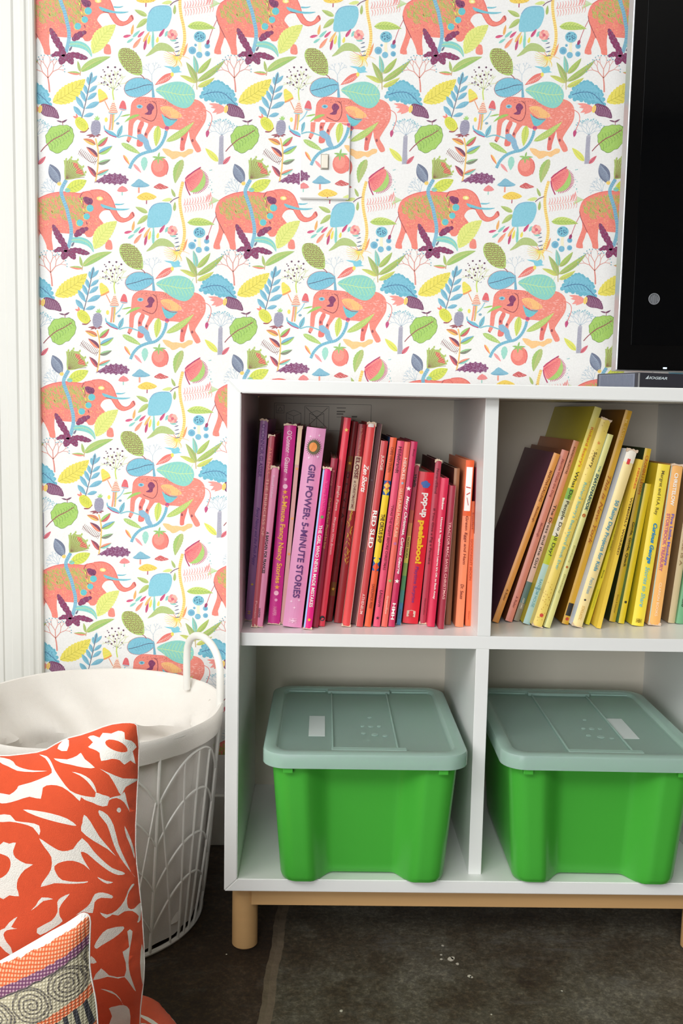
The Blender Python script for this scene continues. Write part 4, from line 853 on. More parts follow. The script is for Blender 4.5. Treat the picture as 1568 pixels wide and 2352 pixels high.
make_book('shorter shiny crimson book with small bold white letters, near the brown books', 'Z2', 946, 1020, 832, 815, 882, 2216, (222, 34, 72), G1,
    [('Binkow', .13, .21, .3, WT, .5, 0, .03), ('Howard B. Wigglebottom Learns It\u2019s OK to Back Away', .26, .81, .32, WT, .5, 0, .03)])
make_book('dark crimson slim book with pale capitals, set back beside the shiny crimson one', 'Z2', 1030, 1086, 825, 918, 972, 2160, (158, 30, 50), G1,
    [('TRACTOR MAC SAVES CHRISTMAS', .25, .79, .42, (240, 176, 170), .5, 0, .015)], [(0, 1, (224, 170, 160), .95, 1)], yfix=.058)
make_book('brown thin book pushed back in the gap before the orange pair', 'Z2', 1067, 1124, 670, 985, 1034, 2130, (150, 96, 60), G1, [], yfix=.085, cover=(84, 40, 34))
def geh(r0, cv, th, H, D, surf):
    for q in (((.2, .845), (.75, .84), (.75, .834), (.2, .838)), ((.3, .80), (.72, .812), (.72, .806), (.3, .793)), ((.35, .78), (.42, .78), (.62, .735), (.55, .733))):
        bm = bmesh.new(); bm.faces.new([bm.verts.new(surf(th * x, H * z, .0009)) for x, z in q]); obj('printed_motif', bm, ink((200, 60, 50)), cv)
make_book('orange book with a white label patch at the top and dark italic letters', 'Z2', 1176, 1255, 665, 1074, 1152, 2216, (250, 132, 84), G1,
    [('Green Eggs and Ham', .33, .62, .42, (130, 40, 30), .5, .1), ('Dr. Seuss', .74, .83, .4, (130, 40, 30), .5, .2)], [(0, .33, (236, 96, 44)), (.04, .30, (250, 246, 240), .12, .86)], extra=geh)
make_book('short plain orange paperback at the right end of the red row', 'Z2', 1226, 1264, 1045, 1160, 1229, 2206, (246, 108, 54), G1,
    [('Brown/Hurd', .09, .22, .3, (190, 70, 40)), ('GOODNIGHT MOON', .3, .63, .4, (200, 78, 40)), ('Harper', .88, .95, .25, (190, 70, 40))])
make_book('thin dark wine-red book behind the short orange paperback', 'Z2', 1274, 1292, 680, 1240, 1256, 2165, (130, 34, 52), G1, yfix=.075)

make_book('orange picture book with dark plum front cover, leaning against the divider', 'Z3', 650, 715, 610, 75, 140, 2180, (240, 156, 68), G2,
    [('MARTHA CALLING', .1, .28, .42, (150, 80, 40)), ('Meddaugh', .31, .4, .4, (160, 90, 40)), ('A Ruler', .8, .87, .35, (140, 80, 40))], cover=(112, 62, 84))
make_book('salmon picture book, second from the divider in the leaning row', 'Z3', 730, 792, 580, 190, 272, 2172, (232, 138, 116), G2,
    [('Martha Walks the Dog', .05, .27, .42, (170, 90, 80), .5, .1), ('Meddaugh', .42, .5, .4, (170, 90, 80)), ('A Ruler', .85, .92, .35, (160, 80, 70))], cover=(150, 84, 50))
make_book('tan-orange book with a grey-green foot and black serif lettering', 'Z3', 838, 888, 490, 272, 337, 2166, (228, 146, 104), G2,
    [('ANDREW/MCINTYRE', .03, .18, .35, (120, 70, 50)), ('The Dress and the Girl', .35, .7, .46, (60, 40, 40)), ('ABRAMS', .87, .93, .35, (214, 206, 190))], [(.45, .78, (232, 190, 172)), (.78, .9, (96, 122, 116)), (.9, 1, (140, 130, 110))], cover=(190, 112, 60))
make_book('tall thick yellow storybook with plain yellow side and large black title letters', 'Z3', 1036, 1098, 180, 356, 436, 2196, (226, 206, 44), G2,
    [("Richard Scarry's", .09, .27, .5, (214, 110, 50)), ('What Do People Do All Day?', .29, .68, .6, (50, 46, 40)), ('RANDOM HOUSE', .79, .92, .42, (100, 160, 170))],
    [(0, .1, (222, 212, 120)), (.37, .42, (120, 170, 60)), (.42, .5, (196, 196, 160)), (.5, .59, (222, 218, 204)), (.59, .72, (188, 200, 50)), (.72, 1, (176, 206, 204)), (.83, .838, (120, 160, 170))], cover=(204, 190, 40))
def doodle(r0, cv, th, H, D, surf):
    bm = bmesh.new()
    for k in range(60):
        z = random.choice((random.uniform(.02, .22), random.uniform(.3, .98))); x = random.uniform(.1, .9); a = random.uniform(0, 3); l = .0022
        q = [(th * x, H * z), (th * x + l * cos(a), H * z + l * sin(a)), (th * x + l * cos(a + .5), H * z + l * sin(a + .5))]; bm.faces.new([bm.verts.new(surf(max(0, min(th, p)), b, .0006)) for p, b in q])
    obj('printed_motif', bm, ink((200, 150, 60)), cv)
make_book('pale yellow book covered with small drawings, torn at the top of its spine', 'Z4', 326, 416, 295, -330, -222, 2226, (244, 214, 96), G2,
    [('Scarry', .155, .23, .4, (90, 70, 40), .45), ("Richard Scarry's Best Word Book Ever", .3, .72, .4, (130, 196, 186), .45)], [(.1, .125, (226, 140, 70), .3, .7, 'star'), (.93, .955, (214, 70, 60), .35, .75, 'disc')], worn=True, extra=doodle)
make_book('slim pale green-yellow book with bold dark teal capitals', 'Z4', 378, 440, 430, -214, -150, 2228, (226, 218, 132), G2,
    [('THE', .16, .19, .25, (60, 120, 120)), ('SNATCHABOOK', .2, .39, .5, (30, 84, 92), .5, .25, .03), ('Docherty', .57, .66, .32, (170, 160, 90)), ('Docherty', .72, .82, .32, (170, 160, 90))], [(.405, .425, (190, 110, 50), .2, .8, 'disc'), (.675, .69, (190, 110, 50), .3, .7, 'disc'), (0, 1, (60, 120, 110), 0, .05)])
make_book('tall dark gold book with brown script, rising right of the pale green-yellow one', 'Z4', 552, 614, 208, -50, 24, 2196, (222, 162, 28), G2,
    [('M. SASEK', .04, .14, .4, (240, 200, 110)), ('This is New York', .3, .62, .5, (176, 96, 24), .5, .35)], [(.9, .96, (40, 34, 30), .15, .9), (.965, .985, (190, 70, 40), .3, .8, 'disc')], cover=(150, 100, 20))
make_book('cream paperback with a torn white top and blue lettering about rainy days', 'Z4', 566, 660, 580, 42, 150, 2226, (248, 222, 150), G2,
    [('50 Rainy Day Projects for Kids', .28, .68, .5, (70, 150, 180), .5, 0, .02), ('Petra Boase', .72, .81, .35, (140, 170, 180)), ('SCHOLASTIC', .88, .96, .3, (220, 180, 100))], [(0, .07, (246, 238, 222)), (.05, .08, (220, 60, 60), .3, .6), (.84, .852, (60, 50, 50), .35, .55, 'disc')], cover=(214, 224, 240), worn=True)
make_book('slim lemon yellow book with tiny black capitals, just right of the cream paperback', 'Z4', 632, 668, 690, 172, 216, 2196, (232, 216, 34), G2,
    [('WHEN SOPHIE GETS ANGRY-REALLY, REALLY ANGRY...', .08, .55, .34, (80, 74, 20), .5, 0, .02), ('Bang', .66, .71, .34, (90, 80, 20)), ('SCHOLASTIC', .78, .9, .25, (170, 190, 60))])
make_book('amber-yellow book with orange capitals behind the lemon yellow one', 'Z4', 676, 724, 576, 284, 322, 2150, (240, 200, 60), G2,
    [('HENKES', .05, .17, .45, (220, 100, 50), .5, 0, .02), ('WEMBERLY WORRIED', .22, .56, .5, (120, 90, 40), .5, 0, .02)], yfix=.075)
make_book('golden yellow book with a dark green cover edge and black wobbly title', 'Z4', 738, 790, 556, 392, 464, 2168, (240, 194, 32), G2,
    [('CRONIN / LEWIN', .04, .26, .46, (214, 110, 50)), ('Giggle, Giggle, Quack', .42, .68, .5, (60, 46, 20), .5, 0, .02), ('Simon & Schuster', .84, .95, .28, (170, 130, 40))], cover=(70, 84, 50))
make_book('thin bright yellow paperback shorter than its neighbours, left of the thick treasury', 'Z4', 738, 790, 886, 480, 542, 2186, (238, 208, 30), G2,
    [], [(.835, .855, (60, 60, 40), .3, .75, 'disc')], cover=(70, 140, 110))
make_book('thick sunny yellow treasury with blue italic title, near the right edge', 'Z4', 858, 970, 708, 604, 726, 2212, (250, 222, 52), G2,
    [('Margret and H.A. Rey', .04, .31, .34, (110, 96, 40), .42), ('Curious George', .36, .61, .46, (20, 134, 190), .5, .3, .04), ('Stories to Share', .63, .88, .36, (110, 190, 200), .5, .3), ('HMH', .955, .98, .5, (150, 120, 30))], cover=(214, 190, 40))
make_book('orange storybook with light blue edge and purple title, right of the thick yellow treasury', 'Z4', 984, 1088, 712, 758, 878, 2206, (250, 180, 92), G2,
    [('CHRISTELOW', .05, .25, .32, WT, .5, 0, .03), ('Five Little Monkeys', .3, .62, .34, (120, 100, 190), .66, 0, .03), ('STORYBOOK TREASURY', .3, .66, .28, (190, 100, 130), .32, 0, .03), ('CLARION BOOKS', .73, .94, .22, (252, 226, 190))], [(0, 1, (170, 220, 222), 0, .06)], worn=True)
make_book('beige book cut by the right edge of the photo, after the orange storybook', 'Z4', 1160, 1226, 760, 946, 1012, 2182, (206, 184, 138), G2,
    [('HOUSE IS A', .36, .62, .4, (150, 120, 80))], cover=(160, 140, 106))
make_book('green book at the far right of the yellow row', 'Z4', 1236, 1312, 900, 1024, 1092, 2190, (96, 160, 112), G2,
    [('Gould', .75, .88, .5, (40, 80, 50), .5, .2, .03)])

# ------------------------------------------------------------------ television and small black receiver
M_TVB = mat('tv_black_gloss', (9, 9, 10), .12, spec=.35); M_SIL = mat('silver_bezel', (186, 188, 192), .3, metal=.6)
tv = empty('television', (.95, .21, CT)); tag(tv, 'large black flat television standing on the bookcase at the right edge', 'television')
TX0, TX1, TY, TZ0, TZ1 = .5685, 1.33, .20, .8312, 1.50
def part2(name, bm, m, parent, **k): return part(name, bm, m, parent, **k)
bm = bmesh.new(); box(bm, TX0 - .001, TX1 + .001, TY + .0015, TY + .026, TZ0 - .001, TZ1 + .001, .002); part2('bezel', bm, M_SIL, tv)
bm = bmesh.new(); box(bm, TX0 + .0005, TX1, TY - .0006, TY + .0014, TZ0 + .0005, TZ1, .0004); part2('front_frame', bm, M_TVB, tv)
bm = bmesh.new(); box(bm, TX0 + .020, TX1 - .02, TY - .0012, TY - .0007, TZ0 + .038, TZ1 - .02); part2('screen', bm, mat('screen_glass', (5, 6, 8), .06, spec=.4), tv)
bm = bmesh.new(); box(bm, .6390, .6445, TY - .0013, TY - .0006, TZ0 + .0030, TZ0 + .0052)
m = bpy.data.materials.new('status_light'); m.use_nodes = True; b = m.node_tree.nodes['Principled BSDF']; b.inputs['Emission Color'].default_value = (.55, .78, 1, 1); b.inputs['Emission Strength'].default_value = 2.2
part2('status_light', bm, m, tv)['label'] = 'glowing pale blue status light'
bm = bmesh.new(); c = (.6194, .9379); yy = TY - .0016
bm.faces.new([bm.verts.new((c[0] + .0084 * cos(2 * pi * k / 32), yy, c[1] + .0084 * sin(2 * pi * k / 32))) for k in range(32)])
st = part2('sticker', bm, mat('sticker_grey', (92, 94, 98), .4), tv)
bm = bmesh.new(); tube(bm, [(c[0] + .0080 * cos(2 * pi * k / 32), yy - .0002, c[1] + .0080 * sin(2 * pi * k / 32)) for k in range(32)], .0006, 5, closed=True)
for dx, h in ((-.0045, .004), (-.002, .0065), (0, .0078), (.0025, .006), (.005, .0035)): box(bm, c[0] + dx - .0004, c[0] + dx + .0004, yy - .0004, yy - .0001, c[1] - h, c[1] + h * .8)
o = obj('sticker_print', bm, mat('sticker_pale', (140, 142, 146), .4)); o.parent = st
bm = bmesh.new(); box(bm, .90, 1.0, TY + .006, TY + .020, CT + .008, TZ0 + .01, .003); part2('stand_neck', bm, M_TVB, tv)
bm = bmesh.new(); box(bm, .76, 1.14, TY - .08, TY + .10, CT + .0005, CT + .009, .003); part2('stand_base', bm, M_TVB, tv)
# the bookcase continues in a second unit under the set
b2 = empty('bookcase', (1.05, 0.17, 0)); tag(b2, 'matching white bookcase beyond the right edge, carrying the rest of the television', 'bookcase')
bm = bmesh.new(); prism(bm, [(.7005, CB), (.7005 + T, CB + T), (.7005 + T, CT - T), (.7005, CT)], 0, DP, .0012); part('side_panel', bm, M_WHITE, b2)
bm = bmesh.new(); prism(bm, [(1.4, CB), (1.4 - T, CB + T), (1.4 - T, CT - T), (1.4, CT)], 0, DP, .0012); part('side_panel', bm, M_WHITE, b2)
bm = bmesh.new(); prism(bm, [(.7007, CT), (.7187, CT - T), (1.3818, CT - T), (1.3998, CT)], 0, DP, .0012); part('top_panel', bm, M_WHITE, b2)
bm = bmesh.new(); prism(bm, [(.7007, CB), (.7187, CB + T), (1.3818, CB + T), (1.3998, CB)], 0, DP, .0012); part('bottom_panel', bm, M_WHITE, b2)
bm = bmesh.new(); box(bm, .7187, 1.3818, DP - .0038, DP, CB + T, CT - T); part('back_panel', bm, M_WHITE, b2)
for x, y in ((.725, .040), (1.375, .040), (.725, .30), (1.375, .30)):
    bm = bmesh.new(); cyl(bm, (x, y), .0182, 0.0005, CB, 48, .0025); part('leg', bm, M_WOOD, b2, smooth=True)
rc = empty('receiver', (.5545, .055, CT + .0004), (0, 0, radians(24))); tag(rc, 'small dark grey electronic box with a pale logo, under the television corner', 'receiver')
M_BOXD = mat('charcoal_plastic', (52, 52, 60), .3); M_BOXS = mat('slate_side', (112, 118, 134), .35)
bm = bmesh.new(); box(bm, 0, .150, 0, .085, 0, .0215, .0022); bod = obj('case', bm, M_BOXD, rc)
bm = bmesh.new(); box(bm, -.0006, .0, .006, .080, .0015, .0200, .0002)
for k in range(24): box(bm, -.0011, -.0006, .010 + k * .0028, .0115 + k * .0028, .003, .0185)
obj('ribbed_side', bm, M_BOXS, rc)
bm = bmesh.new(); box(bm, .0005, .0028, -.0008, .0002, .001, .0205, .0003); obj('chrome_edge', bm, M_SIL, rc)
text_obj('front_logo', 'IOGEAR', lambda u, v: (.0190 + .0330 * u, -.0005, .0128 + .0036 * v), (214, 224, 228), rc, .3, .03)
bm = bmesh.new(); bm.faces.new([bm.verts.new(p) for p in ((.0125, -.0005, .0128), (.0180, -.0005, .0128), (.0186, -.0005, .0180), (.0160, -.0005, .0160))]); obj('logo_mark', bm, ink((214, 224, 228)), rc)

# ------------------------------------------------------------------ wire basket with cloth liner
BC = (-.212, .130); RT, RB, HT = .192, .162, .320
bk_ = empty('wire_basket', (BC[0], BC[1], 0)); tag(bk_, 'round white wire basket with arched handle and cream cloth liner, between casing and bookcase', 'basket')
def rad(z): return RB + (RT - RB) * (z / HT) ** .8
def cp(th, z, dr=0.0): r = rad(z) + dr; return (r * cos(th), r * sin(th), z)
WR = .0021
bm = bmesh.new(); tube(bm, [cp(2 * pi * k / 96, HT - .004) for k in range(96)], .0034, 8, closed=True); obj('rim_ring', bm, M_WIRE, bk_, True)
bm = bmesh.new(); tube(bm, [cp(2 * pi * k / 96, .0035) for k in range(96)], .0034, 8, closed=True)
obj('base_ring', bm, M_WIRE, bk_, True)
bm = bmesh.new()
for k in range(7): x = -.14 + k * .0467; h = sqrt(RB * RB - x * x); tube(bm, [(x, -h, .0035), (x, h, .0035)], WR, 6)
obj('base_grid', bm, M_WIRE, bk_, True)
NP = 8; off0 = radians(-48.5)
for k in range(NP):
    bm = bmesh.new(); th = off0 + 2 * pi * k / NP
    tube(bm, [cp(th, z, .0008) for z in [.0035 + (HT - .008) * i / 10 for i in range(11)]], .0024, 8)
    c = th + pi / NP; half = pi / NP
    for top, wf in ((.285, 1.0), (.225, 1.0), (.158, 1.0), (.098, .98)):
        pts = []
        for i in range(25):
            t = -1 + 2 * i / 24; z = top - .060 * (abs(t) ** 2.2); pts.append(cp(c + half * wf * t, max(.004, z), .0012))
        tube(bm, pts, WR * .8, 6)
    for a, b_ in ((-.45, -.95), (-.2, -.42), (0, 0), (.2, .42), (.45, .95)):
        tube(bm, [cp(c + half * (a + (b_ - a) * i / 10), .004 + (.283 - abs(b_) ** 2.2 * .058 - .004) * i / 10, .0016) for i in range(11)], WR * .8, 6)
    obj('wire_panel', bm, M_WIRE, bk_, True)
bm = bmesh.new()
A, B = Vector((-.0884 - BC[0], .2560 - BC[1], HT - .006)), Vector((-.0225 - BC[0], .1450 - BC[1], HT - .006))
pts = [A + Vector((0, 0, -.006))]
for i in range(33):
    t = i / 32; a = pi * t; m_ = A.lerp(B, .5 - .5 * cos(a)); pts.append(m_ + Vector((0, 0, .034 + .060 * sin(a) ** .62)) if 0 < i < 32 else m_ + Vector((0, 0, .034)))
pts.append(B + Vector((0, 0, -.006)))
tube(bm, pts, .0058, 12); obj('handle', bm, M_WIRE, bk_, True)
bm = bmesh.new(); A2, B2 = Vector((-A.x * 1.05, -A.y * .9, A.z)), Vector((-B.x * .93, -B.y - .03, B.z)); pts = [A2]
for v_, h in ((0, .04), (.15, .085), (.5, .105), (.85, .085), (1, .04)): pts.append(A2.lerp(B2, v_) + Vector((0, 0, h)))
pts.append(B2); pts = [Vector(p) for p in smoothc([tuple(p) for p in pts], 6, False)]; tube(bm, pts, .0058, 12); obj('handle', bm, M_WIRE, bk_, True)
# liner
def cloth_mat():
    m = mat('cream_canvas', (238, 233, 226), .9, noise=.05, nscale=14, bump=.35, bscale=900, spec=.1)
    b = m.node_tree.nodes['Principled BSDF']; b.inputs['Sheen Weight'].default_value = .25; return m
M_CAN = cloth_mat()
def sn(x, y): return sin(x * 3 + 1.3 * sin(y * 2.1)) * .5 + sin(x * 7.3 + y * 3.1 + 1) * .3 + sin(x * 12.1 - y * 5) * .2
bm = bmesh.new(); NT = 160; prof = []
for z in [.008 + (HT - .028 - .008) * i / 16 for i in range(17)]: prof.append(('o', z, rad(z) - .0035))
prof += [('c', HT - .030, rad(HT - .030) + .0030), ('c', HT - .022, RT + .0020), ('c', HT - .010, RT + .0030), ('c', HT - .001, RT + .0032), ('c', HT + .0025, RT + .0008), ('c', HT + .0015, RT - .0020)]
for i in range(1, 34):
    t = i / 33; prof.append(('i', HT - .002 - (HT - .03) * t, RT - .004 - .020 * t - .012 * sin(pi * t)))
rings = []
for kd, z, r in prof:
    R = []
    for k in range(NT):
        th = 2 * pi * k / NT
        if kd == 'o': rr = r - .0025 - .0035 * abs(sn(th * 2, z * 9)) ; zz = z
        elif kd == 'c': rr = r + .0006 * sn(th * 3, 2); zz = z + (.0015 * sn(th * 2, 5) if z < HT - .02 else .0012 * sn(th, 1))
        else:
            dpt = (HT - z) / HT; f = min(1, dpt * 5)
            sag = sum(a * math.exp(-((dpt - d0 - dd * cos(th - t0)) / wd) ** 2) * max(0, cos((th - t0) * .8)) ** .6 for a, d0, dd, wd, t0 in ((.022, .10, .16, .07, 1.9), (.018, .30, .2, .08, 1.5), (.020, .22, .14, .06, 2.8), (.020, .2, .2, .07, .7)) if abs(((th - t0 + pi) % (2 * pi)) - pi) < 1.9)
            rr = r - f * (.010 * (1 + sn(th * 1.3 + dpt * 3.1, 1.7)) + 1.7 * sag + .007 * (1 + sin(th * 9 + dpt * 26 + 2 * sin(th * 3)))); zz = z
        R.append(bm.verts.new((rr * cos(th), rr * sin(th), zz)))
    rings.append(R)
for A_, B_ in zip(rings, rings[1:]):
    if A_ is rings[16]: continue
    for k in range(NT): bm.faces.new((A_[k], A_[(k + 1) % NT], B_[(k + 1) % NT], B_[k]))
for k in range(NT): bm.faces.new((rings[16][k], rings[16][(k + 1) % NT], rings[22][(k + 1) % NT], rings[22][k]))
c0 = bm.verts.new((0, 0, .045))
for k in range(NT): bm.faces.new((rings[-1][k], rings[-1][(k + 1) % NT], c0))
bm.faces.new(rings[0][::-1])
obj('cloth_liner', bm, M_CAN, bk_, True)['label'] = 'cream canvas liner folded over the rim'
bm = bmesh.new()       # stitched tie on the liner by the handle
tube(bm, [cp(radians(48), HT - .004, -.006), cp(radians(40), HT - .020, -.012), cp(radians(30), HT - .026, -.014)], .0009, 6); tube(bm, [cp(radians(22), HT - .010, -.010), cp(radians(26), HT - .026, -.014), cp(radians(14), HT - .030, -.016)], .0009, 6)
obj('tie_string', bm, M_CAN, bk_, True)

# ------------------------------------------------------------------ cushions
def dist_out(p, out):
    d = 1e9
    for a, b in zip(out, out[1:] + out[:1]):
        ax, ay = b[0] - a[0], b[1] - a[1]; l = ax * ax + ay * ay
        t = max(0, min(1, ((p[0] - a[0]) * ax + (p[1] - a[1]) * ay) / l)) if l > 0 else 0
        d = min(d, sqrt((p[0] - a[0] - ax * t) ** 2 + (p[1] - a[1] - ay * t) ** 2))
    return d
_rs = {}
def resamp(out):
    k = id(out)
    if k in _rs: return _rs[k]
    L = []
    for a, b in zip(out, out[1:] + out[:1]):
        l = sqrt((b[0] - a[0]) ** 2 + (b[1] - a[1]) ** 2); n = max(1, int(l / .012))
        for i in range(n):
            t = (i + .5) / n; L.append((a[0] + (b[0] - a[0]) * t, a[1] + (b[1] - a[1]) * t, l / n))
    _rs[k] = L; return L
def bulge_h(p, out, Hh, Rr):
    """smooth pillow swelling from a softened distance to the seam"""
    s = 0
    for x, z, l in resamp(out): s += l / ((p[0] - x) ** 2 + (p[1] - z) ** 2 + 1e-6) ** 1.5
    ds = min((2 / s) ** .5, dist_out(p, out) * 1.02); t = min(1, ds / Rr); return Hh * (1 - (1 - t) ** 2) ** .62
def cushion(name, label, out, Hh, Rr, Yp, whites, islands, mats, grid=.006, tilt=0.0, piping=None, back=True, group=None, uvs=None):
    """cushion standing in the plane y=Yp; outline in (x,z); front printed shapes follow the bulge"""
    xs = [p[0] for p in out]; zs = [p[1] for p in out]
    vs = [Vector(p) for p in out]; es = [(i, (i + 1) % len(out)) for i in range(len(out))]
    x = min(xs)
    while x < max(xs):
        z = min(zs)
        while z < max(zs):
            if inside((x, z), out) and dist_out((x, z), out) > grid * .35: vs.append(Vector((x + random.uniform(-.1, .1) * grid, z + random.uniform(-.1, .1) * grid)))
            z += grid
        x += grid
    for P in whites + islands:
        Q = [p for p in P]; n = len(vs); vs += [Vector(p) for p in Q]; es += [(n + i, n + (i + 1) % len(Q)) for i in range(len(Q))]
    V, E_, Fc, *_ = delaunay_2d_cdt(vs, es, [], 0, 1e-5)
    bm = bmesh.new(); bv = []
    for v in V:
        h = bulge_h(v, out, Hh, Rr) if inside(v, out) else 0
        bv.append(bm.verts.new((v.x, Yp - h, v.y)))
    for f in Fc:
        c = (sum(V[i].x for i in f) / len(f), sum(V[i].y for i in f) / len(f))
        if not inside(c, out): continue
        try: fc = bm.faces.new([bv[i] for i in f])
        except ValueError: continue
        isw = any(inside(c, P) for P in whites) and not any(inside(c, P) for P in islands)
        fc.material_index = 1 if isw else 0; fc.smooth = True
    loose = [v for v in bm.verts if not v.link_faces]; bmesh.ops.delete(bm, geom=loose, context='VERTS')
    for f in bm.faces:
        f.normal_update()
        if f.normal.y > 0: f.normal_flip()
    me = bpy.data.meshes.new('front_cover'); bm.to_mesh(me); bm.free()
    root = empty(name, (0, 0, 0)); tag(root, label, 'cushion', group)
    fr_ = link('front_cover', me, mats[:2], root)
    bm = bmesh.new(); g2 = .012; V2 = [Vector(p) for p in out]; e2 = [(i, (i + 1) % len(out)) for i in range(len(out))]; x = min(xs)
    while x < max(xs):
        z = min(zs)
        while z < max(zs):
            if inside((x, z), out) and dist_out((x, z), out) > g2 * .4: V2.append(Vector((x, z)))
            z += g2
        x += g2
    V, E_, Fc, *_ = delaunay_2d_cdt(V2, e2, [], 0, 1e-5); bv = [bm.verts.new((v.x, Yp + (bulge_h(v, out, Hh * .8, Rr) if inside(v, out) else 0), v.y)) for v in V]
    for f in Fc:
        c = (sum(V[i].x for i in f) / len(f), sum(V[i].y for i in f) / len(f))
        if inside(c, out): bm.faces.new([bv[i] for i in f]).smooth = True
    me = bpy.data.meshes.new('back_cover'); bmesh.ops.delete(bm, geom=[v for v in bm.verts if not v.link_faces], context='VERTS'); bm.to_mesh(me); bm.free(); link('back_cover', me, mats[-1], root)
    bm = bmesh.new(); tube(bm, [(p[0], Yp, p[1]) for p in out], piping or .0008, 8, closed=True); obj('piping', bm, mats[-1], root, True)
    return root
def cmat(name, rgb, sc=900):
    m = mat(name, rgb, .85, noise=.07, nscale=120, bump=.5, bscale=sc, spec=.15); m.node_tree.nodes['Principled BSDF'].inputs['Sheen Weight'].default_value = .15; return m
M_EMB = cmat('orange_embroidery', (226, 88, 52), 1400); M_LIN = cmat('white_linen', (240, 236, 226)); M_LINB = cmat('white_linen_back', (242, 238, 230))
YP1 = -.272; H1, R1 = .056, .17
def p4(u, v, Y): q = at(u / 2.8, 1640 + v / 2.8, Y); return (q.x, q.z)
_o = [p4(u, v, YP1) for u, v in ((865, 60), (880, 72), (886, 130), (893, 220), (890, 320), (886, 430), (881, 520), (877, 620), (872, 720), (871, 850), (878, 960), (890, 1060), (900, 1160), (910, 1260), (917, 1360), (924, 1480), (928, 1600), (924, 1700), (914, 1790), (902, 1900), (898, 2000))]
_ot = [p4(u, v, YP1) for u, v in ((-40, 268), (60, 268), (150, 258), (240, 246), (300, 228), (350, 198), (400, 172), (450, 152), (520, 135), (600, 108), (660, 84), (720, 66), (790, 56), (835, 55))]
zb = .062
xr = _o[-1][0]
out1 = _o + [(xr + .003, .09), (xr + .005, .072), (xr - .002, zb), (xr - .06, .066), (xr - .15, .069), (xr - .25, .069), (xr - .34, .066), (xr - .42, zb), (xr - .43, .066), (xr - .425, .08), (xr - .418, .12), (xr - .416, .22), (xr - .420, .30), (xr - .424, .36), (xr - .432, .405), (xr - .43, .414), (xr - .422, .413), (xr - .36, .405), (xr - .28, .395), (xr - .20, .392)] + _ot
def warp(pts, sm=3):
    """pattern outlines, followed onto the bulging cloth"""
    r = []
    for u, v in (smoothc(pts, sm) if sm else pts):
        Y = YP1
        for _ in range(4):
            q = p4(u, v, Y); Y = YP1 - (bulge_h(q, out1, H1, R1) if inside(q, out1) else 0)
        r.append(q)
    return r
